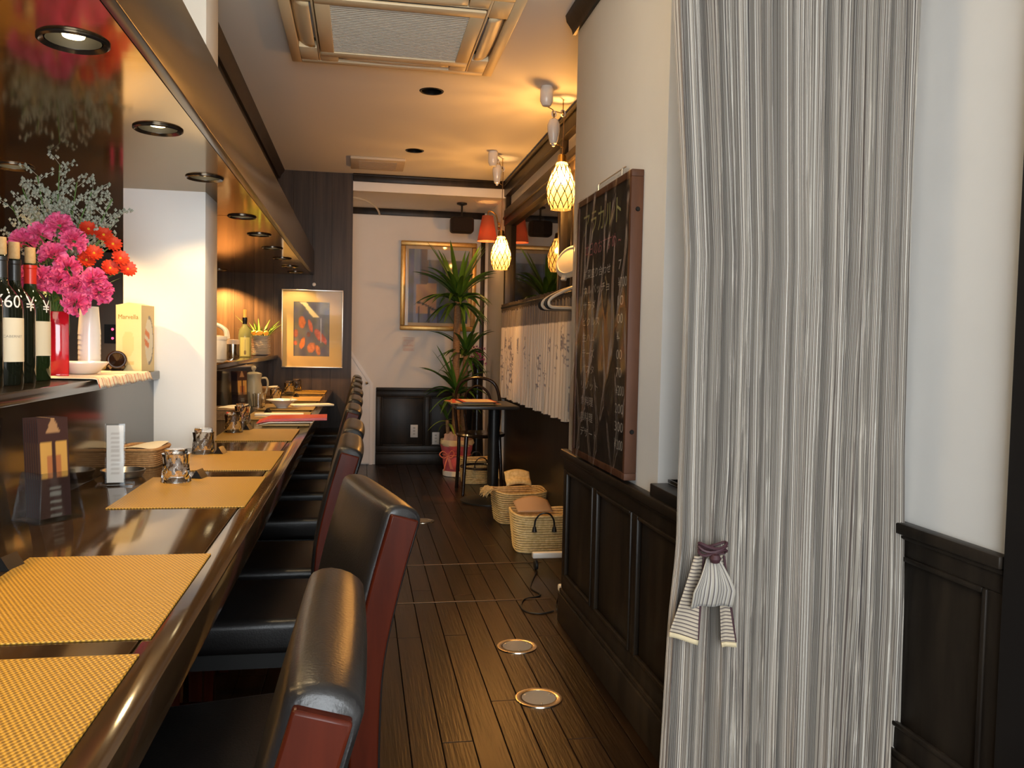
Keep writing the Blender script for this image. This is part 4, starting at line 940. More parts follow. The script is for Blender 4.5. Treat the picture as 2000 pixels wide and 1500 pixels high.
# ceiling speaker
t = thing('ceiling_speaker', 'black loudspeaker hanging from the alcove ceiling', 'speaker', (0.852, 7.42, 2.384))
MB().lathe([(0.0001, 0), (0.045, 0), (0.045, -0.012), (0.015, -0.022), (0.0001, -0.022)], 20).build('mount_plate', blackm, t)
MB().tube([(0, 0, -0.02), (0, 0, -0.10), (0, -0.02, -0.14)], 0.009, 10).build('bracket', blackm, t)
MB().rbox((-0.103, -0.075, -0.265), (0.103, 0.055, -0.125), 0.028, 4).build('cabinet', mat('black speaker', (0.018, 0.012, 0.010), 0.5), t)
MB().rbox((-0.085, -0.079, -0.250), (0.085, -0.070, -0.140), 0.003, 2).build('grille', mat('speaker cloth', (0.014, 0.009, 0.008), 0.9), t)
tag(MB().tube(catmull([(-0.12, 7.35, 2.380), (0.0, 7.45, 2.375), (0.09, 7.6, 2.355), (0.13, 7.75, 2.335), (0.145, 7.915, 2.325)], 8), 0.009, 8).build('ceiling_cable', cream_p), 'cream cable curving along the alcove ceiling to the dark rail', 'cable')
# red wall lamp
t = thing('wall_lamp', 'red fabric lamp shade on a brass arm at the alcove corner', 'lamp', (1.17, 7.30, 2.20))
brass = mat('brass', (0.62, 0.40, 0.14), 0.25, 1.0)
MB().lathe([(0.0001, 0.02), (0.03, 0.016), (0.035, 0)], 18).build('wall_plate', brass, t, loc=(0, 0, -0.02), rot=(0, R(-90), 0))
MB().tube(catmull([(-0.01, 0, -0.02), (-0.03, 0, 0.07), (-0.07, 0, 0.105), (-0.10, 0, 0.10), (-0.105, 0, 0.06)], 6), 0.006, 8).build('arm', brass, t)
MB().lathe([(0.088, -0.155), (0.048, 0.065), (0.047, 0.065), (0.087, -0.155)], 32).build('shade', shade_mat('red shade', (0.42, 0.13, 0.075), 0.02, (1.0, 0.25, 0.08), 0.30), t, loc=(-0.105, 0, 0))
MB().lathe([(0.0001, -0.075), (0.02, -0.065), (0.026, -0.04), (0.014, 0.0), (0.012, 0.04)], 16).build('bulb', bulb_clear, t, loc=(-0.105, 0, 0))
lamp('POINT', 'wall_lamp_glow', (1.065, 7.30, 2.10), 4.0, WARM2, 0.02)
# ================================================================ pendants
def pendant(x_, y_, ztop, zbot, rmax, rose, label, wz):
    t = thing('pendant_lamp', label, 'pendant lamp', (x_, y_, CZ), 0, 'rise-and-fall pendants by the window')
    h = ztop-zbot; zt, zb = ztop-CZ, zbot-CZ
    prof = []
    for k in range(15):
        s = k/14; rr = rmax*(0.36+0.64*math.sin(min(1.0, s*1.55+0.0)*math.pi/2)) if s < 0.62 else rmax*(1-0.30*((s-0.62)/0.38)**1.7)
        prof.append((rr, zt-h*s))
    MB().lathe(prof, 40).build('glass_shade', MAT.get('pendant glass') or shade_mat('pendant glass', (0.72, 0.54, 0.28), 0.5, (1.0, 0.62, 0.20), 0.7, 0.72), t)
    net = MB()
    def rad_at(s):
        i = min(13, int(s*14)); f_ = s*14-i; return prof[i][0]*(1-f_)+prof[i+1][0]*f_
    for dr in (1, -1):
        for q in range(12):
            net.tube([((rad_at(s/16)+0.001)*math.cos(dr*s*0.10+q*2*math.pi/12), (rad_at(s/16)+0.001)*math.sin(dr*s*0.10+q*2*math.pi/12), zt-h*s/16) for s in range(1, 17)], 0.0028, 5)
    net.build('wire_net', mat('dark net wire', (0.06, 0.05, 0.03), 0.5), t)
    MB().lathe([(0.014, zt+0.045), (0.022, zt+0.04), (0.026, zt+0.01), (rmax*0.37, zt), (rmax*0.30, zt-0.002)], 20).build('lamp_holder', brass, t)
    MB().lathe([(0.0001, zt-0.12), (0.022, zt-0.105), (0.028, zt-0.08), (0.018, zt-0.05), (0.012, zt-0.01)], 16).build('bulb', bulb_clear, t)
    rx, ry = rose[0]-x_, rose[1]-y_
    MB().lathe([(0.030, 0.0), (0.034, -0.012), (0.034, -0.075), (0.022, -0.100), (0.0001, -0.104)], 24).build('ceiling_rose', ceramic, t, loc=(rx, ry, 0))
    wx, wy = rx*0.55, ry*0.55
    MB().lathe([(0.0001, 0.055), (0.006, 0.05), (0.024, 0.04), (0.034, 0.015), (0.034, -0.005), (0.026, -0.06), (0.018, -0.085), (0.010, -0.09), (0.008, -0.10), (0.0001, -0.102)], 24).build('counterweight', ceramic, t, loc=(wx, wy, wz-CZ))
    MB().lathe([(0.018, -0.004), (0.013, 0.0), (0.018, 0.004)], 20).build('weight_pulley', ceramic, t, loc=(wx, wy, wz-CZ+0.072), rot=(R(90), 0, R(40)))
    MB().tube([(wx, wy, wz-CZ+0.05), (wx, wy, wz-CZ+0.074)], 0.004, 8).build('pulley_stem', brass, t)
    MB().lathe([(0.020, -0.004), (0.014, 0.0), (0.020, 0.004)], 20).build('ceiling_pulley', ceramic, t, loc=(0, 0, -0.075), rot=(R(90), 0, R(40)))
    MB().tube(catmull([(0, 0, 0), (0, 0, -0.06), (0, 0, -0.075)], 3), 0.003, 8).build('ceiling_hook', brass, t)
    dx = Vector((rx, ry, 0)).normalized()*0.018
    cord = [(rx, ry, -0.10), (wx+dx.x, wy+dx.y, wz-CZ+0.09), (wx, wy, wz-CZ+0.052), (wx-dx.x, wy-dx.y, wz-CZ+0.09), (dx.x, dx.y, -0.080), (0, 0, -0.055), (-dx.x, -dx.y, -0.080), (-dx.x*0.6, -dx.y*0.6, -0.2), (0, 0, zt+0.04)]
    MB().tube(cord, 0.0026, 6).build('cord', mat('twisted cord', (0.22, 0.13, 0.06), 0.7), t)
    MB().tube(catmull([(wx, wy, wz-CZ-0.09), (wx*0.6, wy*0.6, wz-CZ-0.075), (-dx.x*0.5, -dx.y*0.5, wz-CZ-0.075)], 4), 0.003, 6).build('cord_guide', brass, t)
    lamp('POINT', 'pendant_glow', (x_, y_, zt+CZ-0.085), P_PENDANT, WARM2, 0.02)
pendant(1.072, 4.56, 2.156, 1.899, 0.080, (0.935, 4.36), 'glowing netted glass pendant lamp in front of the chalkboard pier, nearer of the two', 2.315)
pendant(0.992, 6.10, 1.937, 1.695, 0.074, (0.89, 5.90), 'glowing netted glass pendant lamp over the small table, farther of the two', 2.385)

# ================================================================ ceiling cassette and vent
AX, AY, AH = 0.135, 3.685, 0.475
t = thing('air_conditioner', 'square cream ceiling cassette air conditioner with grey filter grille', 'air conditioner', (AX, AY, CZ))
acm = mat('aged cream plastic', (0.78, 0.63, 0.40), 0.42)
s = AH; iw = 0.34
for (a, b) in (((-s, iw), (s, s)), ((-s, -s), (s, -iw)), ((-s, -iw), (-iw, iw)), ((iw, -iw), (s, iw))):
    pass
# frame with four vane slots: built from bars
def bar(x0, x1, y0, y1, z0=-0.035, z1=-0.0008, m_=acm, name='frame_bar', bev=0.004): return MB().rbox((x0, y0, z0), (x1, y1, z1), bev).build(name, m_, t)
for sx in (-1, 1):
    bar(*sorted((sx*s, sx*(s-0.045))), -s, s); bar(*sorted((sx*(s-0.125), sx*iw)), -s+0.045, s-0.045)
    for sy in (-1, 1): bar(*sorted((sx*(s-0.045), sx*(s-0.125))), *sorted((sy*(s-0.045), sy*0.26)))
for sy in (-1, 1):
    bar(-s+0.045, s-0.045, *sorted((sy*s, sy*(s-0.045)))); bar(-iw, iw, *sorted((sy*(s-0.125), sy*iw)))
    for sx in (-1, 1): bar(*sorted((sx*iw, sx*0.26)), *sorted((sy*(s-0.045), sy*(s-0.125))))
for k in range(4):
    a = R(90*k); ca, sa = math.cos(a), math.sin(a)
    def rp(p): return (p[0]*ca-p[1]*sa, p[0]*sa+p[1]*ca, p[2])
    q = MB(); q.grid(lambda u_, v_: rp((s-0.118+0.072*v_, -0.255+0.51*u_, -0.034+0.024*v_-0.010*math.sin(math.pi*v_)-0.006*math.sin(math.pi*u_))), 12, 5)
    o = q.build('air_vane', acm, t, True, 60); o.modifiers.new('thick', 'SOLIDIFY').thickness = 0.004
    MB().add([rp(p) for p in ((s-0.123, -0.258, -0.004), (s-0.047, -0.258, -0.004), (s-0.047, 0.258, -0.004), (s-0.123, 0.258, -0.004))], [(0, 1, 2, 3)]).build('vane_slot', mat('dark slot', (0.05, 0.045, 0.04), 0.5), t, False)
    MB().rbox(*[tuple(f_(z) for z in zip(rp((s-0.122, -0.19, -0.014)), rp((s-0.100, 0.19, -0.008)))) for f_ in (min, max)], 0.002).build('vane_liner', mat('white liner', (0.75, 0.75, 0.76), 0.3), t)
def gbox(x0, x1, y0, y1): return MB().rbox((x0, y0, -0.046), (x1, y1, -0.034), 0.004).build('grille_frame', acm, t)
g0, g1 = 0.335, 0.275
gbox(-g0, g0, g1, g0); gbox(-g0, g0, -g0, -g1); gbox(-g0, -g1, -g1, g1); gbox(g1, g0, -g1, g1)
MB().box((-g1, -g1, -0.036), (g1, g1, -0.034)).build('filter_grille', mat('grey filter mesh', (0.50, 0.47, 0.40), 0.7, noise_=((0.66, 0.63, 0.55), (14, 14, 14), 5), bump=((160, 160, 160), 0.6, 0.004)), t)
for k in range(30):
    y_ = -g1+(k+0.5)*2*g1/30; MB().box((-g1, y_-0.0025, -0.041), (g1, y_+0.0025, -0.036)).build('grille_slat', mat('grey grille', (0.62, 0.59, 0.51), 0.6), t)
t = thing('ceiling_vent', 'flat cream rectangular vent on the ceiling near the partition', 'vent', (0.10, 6.48, CZ))
MB().rbox((-0.20, -0.19, -0.022), (0.20, 0.19, -0.0008), 0.006).build('cover', mat('vent cream', (0.60, 0.50, 0.36), 0.5), t)
for k in range(9): MB().box((-0.14, -0.12+0.03*k, -0.026), (0.14, -0.108+0.03*k, -0.022)).build('slat', mat('vent slat', (0.42, 0.33, 0.22), 0.6), t)

# ================================================================ chalkboard on the pier
BX = PX-0.001
t = thing('chalkboard', 'tall chalkboard in brown wooden frame wrapped in clear film, hung on the pier', 'chalkboard', (BX, 2.83, 1.215), 0)
h2, w2, th = 0.482, 0.330, 0.040
brn = mat('reddish brown frame', (0.085, 0.033, 0.015), 0.55, noise_=((0.125, 0.050, 0.024), (20, 20, 4), 4))
for (a, b) in (((-w2, h2-0.022), (w2, h2)), ((-w2, -h2), (w2, -h2+0.022)), ((-w2, -h2+0.022), (-w2+0.02, h2-0.022)), ((w2-0.02, -h2+0.022), (w2, h2-0.022))):
    MB().rbox((-th, a[0], a[1]), (-0.0005, b[0], b[1]), 0.002).build('frame_bar', brn, t)
MB().box((-th+0.006, -w2+0.018, -h2+0.02), (-0.004, w2-0.018, h2-0.02)).build('slate', mat('chalkboard black', (0.012, 0.010, 0.009), 0.55, noise_=((0.030, 0.026, 0.022), (6, 6, 6), 5)), t)
chk_w = mat('white chalk', (0.46, 0.44, 0.40), 0.9); chk_y = mat('yellow green chalk', (0.34, 0.33, 0.14), 0.9); chk_p = mat('pink chalk', (0.40, 0.16, 0.16), 0.9)
# writing runs from far (left) to near (right), i.e. along -y
def wr_line(s, z, size, m_, y_start, width=None):
    text_obj('chalk_writing', s, size, m_, t, lambda p, q: (-th+0.0052, y_start-p, z+q), width)
wr_line('\u30a2\u30e9\u30ab\u30eb\u30c8', 0.345, 0.10, chk_y, 0.25, 0.46)
wr_line('\u672c\u65e5\u306e\u304a\u3059\u3059\u3081 ~', 0.265, 0.055, chk_p, 0.22, 0.44)
rows_ = ['\u524d\u83dc\u76db\u308a\u5408\u308f\u305b', '\u30ab\u30eb\u30d1\u30c3\u30c1\u30e7', '\u30b5\u30e9\u30c0', '\u30d4\u30af\u30eb\u30b9', '\u751f\u30cf\u30e0', '\u30c1\u30fc\u30ba', '\u30d1\u30b9\u30bf', '\u30ea\u30be\u30c3\u30c8', '\u9b5a\u6599\u7406', '\u8089\u6599\u7406', '\u30c7\u30b6\u30fc\u30c8']
prc = ['7', '700', '10', '00', '-', '00', '70', '200', '200', '300', '200']
for k, s_ in enumerate(rows_):
    z_ = 0.185-0.058*k
    wr_line(s_, z_, 0.036, chk_w, 0.23, min(0.34, 0.055*len(s_)))
    wr_line('\u00a5'+prc[k] if k % 3 == 1 else prc[k], z_, 0.045, chk_w, -0.20, 0.03*len(prc[k]))
# crumpled clear film
def filmf(u_, v_):
    y_ = w2+0.004-(2*w2+0.008)*u_; z_ = -h2+2*h2*v_
    w = 0.006*math.sin(9*u_-5*v_*1.2)**8+0.004*math.sin(17*u_+3.0*v_+2*math.sin(3*v_))**6+0.003*noise.noise(Vector((u_*6, v_*2.2, 3)))
    return (-th-0.0025-abs(w), y_, z_)
MB().grid(filmf, 60, 60).build('plastic_film', film('crumpled film', 0.03, 0.10), t, True, 80)
for z_ in (0.36, -0.33):
    MB().lathe([(0.0001, 0.003), (0.006, 0.003), (0.008, 0)], 12).build('screw_hole', blackgl, t, loc=(-th*0.45, -w2+0.0005, z_), rot=(R(90), 0, 0))
for s_ in (-1, 1):
    MB().tube([(-0.012, s_*0.14, h2-0.002), (-0.012, s_*0.14, h2+0.035), (-0.005, s_*0.14, h2+0.045)], 0.003, 6).build('screw_eye', steel, t)
MB().tube([(-0.009, 0.145, h2+0.040), (-0.009, -0.175, h2+0.040)], 0.0022, 6).build('hanging_wire', steel, t)
# ledge on the low wall beside the curtain
t = thing('ledge_box', 'black ledge block on the dado behind the striped curtain', 'box', (0.97, 2.17, 0.722))
MB().rbox((-0.145, -0.135, 0.0), (0.30, 0.135, 0.036), 0.003).build('block', blackm, t)
t = thing('black_tray', 'small black tray on the ledge block behind the curtain', 'tray', (1.0, 2.18, 0.7585))
MB().rbox((-0.13, -0.10, 0.0), (0.16, 0.10, 0.006), 0.002).build('base', blackgl, t)
for (a, b) in (((-0.13, -0.10), (0.16, -0.094)), ((-0.13, 0.094), (0.16, 0.10)), ((-0.13, -0.094), (-0.124, 0.094)), ((0.154, -0.094), (0.16, 0.094))):
    MB().box((a[0], a[1], 0.006), (b[0], b[1], 0.014)).build('lip', blackgl, t)
t = thing('desk_bell', 'grey knobbed object standing on the black tray at the curtain edge', 'ornament', (0.925, 2.20, 0.765))
MB().lathe([(0.0001, 0.0), (0.018, 0), (0.010, 0.012), (0.004, 0.018), (0.006, 0.034), (0.016, 0.040), (0.015, 0.046), (0.004, 0.050), (0.008, 0.056), (0.024, 0.066), (0.020, 0.076), (0.0001, 0.08)], 20).build('body', mat('grey pewter', (0.22, 0.21, 0.20), 0.4, 0.4), t)

# ================================================================ striped curtain with tie
t = thing('striped_curtain', 'tall floor-length grey and beige striped curtain with a bow tie', 'curtain', (0, 0, 0))
CY = 1.905
def cx_edges(z):
    pts = [(0.0, 0.722, 1.378), (0.5, 0.729, 1.370), (0.9, 0.742, 1.352), (1.37, 0.742, 1.345), (1.96, 0.698, 1.343), (2.42, 0.680, 1.342)]
    for (z0, a0, b0), (z1, a1, b1) in zip(pts[:-1], pts[1:]):
        if z <= z1: k = (z-z0)/(z1-z0); return a0+(a1-a0)*k, b0+(b1-b0)*k
    return pts[-1][1:]
rgp = random.Random(11); NP = 33
pw_ = [(0.9+rgp.random()*0.9) if q % 2 == 0 else (0.5+rgp.random()*0.7) for q in range(NP)]; tot = sum(pw_); cum = [0]
for w in pw_: cum.append(cum[-1]+w/tot)
amp = [0.022+0.022*rgp.random() for _ in range(NP)]
drift = [0.6*rgp.uniform(-1, 1) for _ in range(NP)]
def curtain_pt(u_, v_):
    z = 0.012+2.40*v_; xl, xr = cx_edges(z)
    # pleat phase with slow drift down the cloth
    uu = u_+0.012*math.sin(2.1*math.pi*u_+1.7*v_)*(1-v_)
    uu = min(max(uu, 0), 0.99999); k = next(i for i in range(NP) if uu < cum[i+1]); f_ = (uu-cum[k])/(cum[k+1]-cum[k])
    a = amp[k]*(0.75+0.25*math.sin(3*v_+k*1.3))
    yv = CY-a*(math.sin(math.pi*f_)**0.7 if k % 2 == 0 else -1.1*math.sin(math.pi*f_)**1.1)
    yv += 0.006*math.sin(9*math.pi*f_+k)*(0.4+0.6*(1-v_))*math.sin(math.pi*f_)+0.004*noise.noise(Vector((u_*14, v_*5, 0)))
    xv = xl+(xr-xl)*uu+0.0025*math.sin(2*math.pi*f_)*(1 if k % 2 == 0 else -1)+0.004*drift[k]*math.sin(2.2*v_+k)*math.sin(math.pi*f_)
    # gathered where the bow is tied
    g = math.exp(-((z-0.68)/0.13)**2); xc = 0.815
    if u_ < 0.22: xv += (xc-xv)*0.30*g*(1-u_/0.22)**0.3*(1 if xv > xc else 0.35); yv -= 0.012*g*math.sin(math.pi*u_/0.22)
    return (xv, yv, z)
NU = 660
arc_ = [0.0]; prev = Vector(curtain_pt(0, 0.5))
for i in range(1, NU+1):
    q = Vector(curtain_pt(i/NU, 0.5)); arc_.append(arc_[-1]+(q-prev).length); prev = q
cur_m = stripe_mat('curtain stripes', 0.0092, [(0, (0.46, 0.41, 0.34)), (0.22, (0.115, 0.085, 0.072)), (0.36, (0.27, 0.235, 0.195)), (0.52, (0.62, 0.58, 0.51)), (0.70, (0.090, 0.075, 0.070)), (0.82, (0.25, 0.215, 0.18))], 0.8, 0)
MB().grid(curtain_pt, NU, 90, uvfn=lambda u_, v_: (arc_[round(u_*NU)], v_*2.4)).build('cloth', cur_m, t, True, 80)
MB().tube([(0.64, CY, 2.44), (1.366, CY, 2.44)], 0.011, 12).build('rod', blackm, t)
for k in range(12):
    xx_ = 0.70+0.62*k/11; ang = [2*math.pi*q/16 for q in range(16)]
    MB().tube([(xx_, CY+0.016*math.cos(a), 2.432+0.020*math.sin(a)) for a in ang], 0.0025, 6, True).build('ring', blackm, t)
# bow: cord knot, two loops, two tails
tie_m = stripe_mat('tie stripes', 0.0085, [(0, (0.38, 0.32, 0.24)), (0.55, (0.070, 0.050, 0.050)), (0.82, (0.28, 0.24, 0.19))], 0.8, 1)
tie_v = stripe_mat('tie stripes upright', 0.0092, [(0, (0.33, 0.30, 0.25)), (0.45, (0.085, 0.07, 0.07)), (0.7, (0.40, 0.37, 0.33))], 0.8, 0)
plum = mat('dark plum cord', (0.045, 0.015, 0.020), 0.6)
TY = CY-0.064; kx, kz = 0.812, 0.672
bow = MB().grid(lambda u_, v_: (kx+(u_-0.5)*(0.035+0.070*min(1, v_*1.6)), TY-0.012-0.016*math.sin(math.pi*v_)-0.006*math.cos(u_*12), kz-0.012-0.115*v_+0.004*math.cos((u_-0.5)*3)), 20, 14, uvfn=lambda u_, v_: (0.105*u_, 0.13*v_)).build('bow_loop', tie_v, t, True, 80)
bow.modifiers.new('thick', 'SOLIDIFY').thickness = 0.003
def tail(name, x0, x1, w0, w1, L_, lean):
    o = MB().grid(lambda u_, v_: (x0+(x1-x0)*v_+(u_-0.5)*(w0+(w1-w0)*v_), TY-0.004-0.004*math.sin(u_*5+v_*3)+0.01*(1-v_), kz-0.01-L_*v_-lean*(u_-0.5)*v_), 10, 40, uvfn=lambda u_, v_: (0.07*u_, L_*v_)).build(name, tie_m, t, True, 80)
    o.modifiers.new('thick', 'SOLIDIFY').thickness = 0.002
    o2 = MB().grid(lambda u_, v_: (x1+(u_-0.5)*w1+(x1-x0)*0.05*v_, TY-0.0065-0.004*math.sin(u_*5+3), kz-0.01-L_-lean*(u_-0.5)-0.011*v_), 10, 2).build('tail_hem', mat('tie hem cream', (0.52, 0.43, 0.27), 0.8), o, True, 80)
    o2.modifiers.new('thick', 'SOLIDIFY').thickness = 0.003
    for sx in ([1] if x1 < x0 else [1, -1][:1]):
        MB().tube([(x0+(x1-x0)*v_/20+sx*0.5*(w0+(w1-w0)*v_/20), TY-0.008+0.01*(1-v_/20), kz-0.01-L_*v_/20-lean*0.5*sx*v_/20) for v_ in range(21)], 0.0026, 6).build('cord_edge', plum, o)
tail('tail', kx-0.025, kx-0.062, 0.022, 0.070, 0.185, 0.022)
tail('tail', kx+0.028, kx+0.050, 0.016, 0.036, 0.205, 0.0)
for k in range(3):
    MB().tube([(kx+0.034*math.cos(a), TY-0.008-0.020*math.sin(a)*0.6-0.006, kz+0.004+0.008*k+0.006*math.sin(a*2+k)) for a in [2*math.pi*q/20 for q in range(20)]], 0.0036, 6, True).build('tie_cord', plum, t)
MB().lathe([(0.0001, 0.012), (0.010, 0.009), (0.014, 0.0), (0.010, -0.009), (0.0001, -0.012)], 14).build('knot', plum, t, loc=(kx, TY-0.030, kz-0.008))

# ================================================================ floor details
for k, (x_, y_, s_) in enumerate(((0.596, 3.095, 'middle of the three'), (0.581, 2.625, 'nearest of the three'), (0.398, 5.384, 'farthest, beside the second chair back'))):
    t = thing('floor_light', 'round glass floor inset with metal rim, '+s_, 'floor light', (x_, y_, 0.0), 0, 'floor insets')
    MB().lathe([(0.077, 0.0002), (0.076, 0.0035), (0.058, 0.0045), (0.056, 0.0035), (0.0545, 0.0002)], 40).build('rim', mat('satin metal', (0.62, 0.55, 0.45), 0.22, 1.0), t)
    MB().lathe([(0.0555, 0.0004), (0.0555, 0.0034), (0.0001, 0.0038)], 40).build('glass_disc', mat('frosted inset glass', (0.30, 0.27, 0.23), 0.18, ior=1.5), t)
    for q in range(3):
        a = 2*math.pi*q/3+0.5; MB().lathe([(0.0001, 0.0052), (0.0035, 0.005), (0.004, 0.004)], 8).build('screw', steel, t, loc=(0.048*math.cos(a), 0.048*math.sin(a), 0))
for y_ in (4.308, 3.676):
    tag(MB().rbox((-0.05, y_-0.005, 0.0003), (0.86 if y_ < 4 else 0.95, y_+0.005, 0.0028), 0.001).build('floor_strip', mat('brass strip', (0.16, 0.10, 0.055), 0.45, 0.5)), 'thin brass strip across the dark floor, %s one' % ('farther' if y_ > 4 else 'nearer'), 'floor strip', 'floor strips')
t = thing('cable_plug', 'small clear and metal plug with cable at the foot of the pier', 'plug', (0.86, 3.50, 0.0005))
MB().lathe([(0.0001, 0), (0.022, 0), (0.024, 0.02), (0.016, 0.045), (0.010, 0.075), (0.0001, 0.078)], 18).build('body', chrome, t)
MB().rbox((0.004, -0.008, 0.06), (0.016, 0.006, 0.115), 0.003).build('tip', white_p, t)
tag(MB().tube(catmull([(0.83, 3.49, 0.004), (0.76, 3.46, 0.004), (0.70, 3.52, 0.004), (0.73, 3.66, 0.004), (0.82, 3.72, 0.004), (0.80, 3.85, 0.004), (0.88, 4.10, 0.004)], 6), 0.0035, 6).build('loose_cable', blackm), 'thin black cable curling on the floor by the pier', 'cable')

# ================================================================ straw baskets
def straw_basket(loc, rz, w, d, h, s, handles=True, fringe=None):
    t = thing('straw_basket', s, 'basket', loc, rz, 'straw baskets on the floor')
    rows_n = max(6, int(h/0.0135))
    for j in range(rows_n):
        z = h*(j+0.5)/rows_n; k = 0.84+0.16*(z/h)**0.8; mb = MB(); pts = []
        for i in range(36):
            a = 2*math.pi*i/36; ca, sa = math.cos(a), math.sin(a); e = 0.42
            sag = -0.012*(abs(sa)**2)*(z/h)
            pts.append((w/2*k*math.copysign(abs(ca)**e, ca), d/2*k*math.copysign(abs(sa)**e, sa), max(0.0072, z+sag+0.0015*math.sin(5*a+j))))
        mb.tube(pts, 0.0072, 6, True); mb.build('coil', straw, t)
    MB().prism([(w/2*0.84*math.copysign(abs(math.cos(a))**0.42, math.cos(a)), d/2*0.84*math.copysign(abs(math.sin(a))**0.42, math.sin(a))) for a in [2*math.pi*q/32 for q in range(32)]], 0.001, 0.006, 'z').build('bottom', straw, t)
    if handles:
        for sy, dz in ((-1, 0.0), (1, 0.02)):
            yy_ = sy*(d/2*0.985)+sy*0.011; hp = catmull([(-0.055, yy_, h*0.70), (-0.050, yy_-0.004, h*0.86), (-0.028, yy_-0.012, h*1.0+dz), (0.0, yy_-0.016, h*1.04+dz), (0.028, yy_-0.012, h*1.0+dz), (0.050, yy_-0.004, h*0.86), (0.055, yy_, h*0.70)], 5)
            hd = MB().tube(hp, 0.005, 8).build('handle', blackm, t)
            for sx in (-1, 1):
                MB().lathe([(0.004, 0.0), (0.010, -0.012), (0.014, -0.035), (0.0001, -0.037)], 12).build('tassel', blackm, hd, loc=(sx*0.055, yy_, h*0.72))
    if fringe:
        mb = MB(); rg = random.Random(fringe)
        for q in range(70):
            a = rg.random()*0.9+2.7; x_ = w/2*1.02*math.cos(a); y_ = d/2*1.0*math.sin(a)
            mb.tube([(x_, y_, h), (x_-0.03-0.02*rg.random(), y_+rg.uniform(-.02, .02), h+0.012*rg.random()), (x_-0.055-0.03*rg.random(), y_+rg.uniform(-.03, .03), h-0.05*rg.random())], 0.0018, 4)
        o = mb.build('straw_fringe', straw, t); o['kind'] = 'stuff'
    return t
straw_basket((1.005, 4.60, 0.0005), R(-3), 0.34, 0.26, 0.225, 'straw basket with black rope handles, nearest by the pier', True)
straw_basket((1.02, 5.36, 0.0005), R(6), 0.34, 0.28, 0.215, 'straw basket with frayed flap, behind the nearest basket', False, 4)
straw_basket((0.965, 6.87, 0.0005), R(4), 0.31, 0.20, 0.215, 'straw basket behind the small table next to the wrapped plant pot', True)
# soft flap of the middle basket and paper inside the first
tag(MB().grid(lambda u_, v_: (0.93+0.16*u_, 5.30+0.10*v_, 0.232+0.07*v_+0.018*math.sin(u_*3.1)+0.006*math.sin(v_*9)), 10, 10).build('straw_pouch', straw), 'bent straw pouch lying on the frayed basket', 'pouch').modifiers.new('thick', 'SOLIDIFY').thickness = 0.012
tag(MB().grid(lambda u_, v_: (0.86+0.20*u_, 4.52+0.16*v_, 0.225+0.03*math.sin(u_*3)*v_+0.03*v_), 10, 8).build('wrapping_paper', mat('brown wrapping', (0.42, 0.27, 0.17), 0.7)), 'crumpled brown paper inside the nearest straw basket', 'paper').modifiers.new('thick', 'SOLIDIFY').thickness = 0.003

# ================================================================ garment rack, hangers, disc
t = thing('garment_rack', 'white garment rack on casters mostly hidden behind the pier', 'garment rack', (1.105, 3.87, 0))
for sy in (-0.29, 0.29):
    MB().rbox((-0.235, sy-0.017, 0.062), (0.055, sy+0.017, 0.092), 0.006).build('foot', white_p, t)
    MB().tube([(0.015, sy, 0.09), (0.015, sy, 1.52)], 0.011, 12).build('post', steel, t)
    for sx in (-0.215, 0.030):
        c_ = MB().lathe([(0.0001, -0.009), (0.022, -0.009), (0.026, -0.004), (0.026, 0.004), (0.022, 0.009), (0.0001, 0.009)], 18).build('caster', blackm, t, loc=(sx, sy, 0.0265), rot=(R(90), 0, R(90)))
        MB().tube([(sx, sy, 0.030), (sx, sy, 0.064)], 0.007, 8).build('caster_stem', chrome, t)
MB().tube([(0.015, -0.33, 1.52), (0.015, 0.36, 1.52)], 0.011, 12).build('rail', steel, t)
def hanger(y_, m_, label, tilt):
    t = thing('clothes_hanger', label, 'hanger', (1.12, y_, 1.5285), 0, 'hangers on the rack')
    pts = catmull([(0.0, 0, -0.06), (-0.09, 0, -0.090), (-0.170, 0, -0.130), (-0.198, 0, -0.158), (-0.190, 0, -0.182), (-0.150, 0, -0.188), (0.0, 0, -0.186), (0.06, 0, -0.182), (0.068, 0, -0.150), (0.04, 0, -0.085), (0.0, 0, -0.06)], 6)
    MB().tube(pts, 0.008, 8).build('shoulder_loop', m_, t)
    MB().tube(catmull([(0, 0, -0.06), (0, 0, -0.02), (0.014, 0, -0.002), (0.012, 0, 0.016), (0.0, 0, 0.0185), (-0.012, 0, 0.012)], 5), 0.0035, 6).build('hook', steel, t)
    t.rotation_euler = (0, 0, tilt)
hanger(4.15, mat('cream hanger', (0.70, 0.60, 0.46), 0.35), 'cream plastic clothes hanger, nearest on the rack', R(4))
hanger(4.20, blackm, 'black clothes hanger between the two cream ones', R(-2))
hanger(4.27, mat('cream hanger', (0.7, 0.6, 0.5)), 'cream plastic clothes hanger, farther one', R(-8))
hanger(4.34, blackm, 'black clothes hanger, farthest on the rack', R(-12))
t = thing('round_disc', 'round cream disc-shaped object half hidden behind the pier above the hangers', 'disc', (1.122, 4.50, 1.610), 0, rot=(R(68), 0, R(-50)))
MB().lathe([(0.0001, 0.018), (0.080, 0.016), (0.098, 0.006), (0.100, 0.0), (0.092, -0.008), (0.0001, -0.010)], 40).build('dish', cream_p, t)
MB().lathe([(0.075, 0.0165), (0.078, 0.021), (0.082, 0.0165)], 36).build('ring', mat('pale ring', (0.74, 0.70, 0.60), 0.4), t)
MB().rbox((-0.03, -0.115, -0.006), (0.0, -0.085, 0.012), 0.004).build('clip', mat('pale ring', (0.7, 0.7, 0.6)), t)

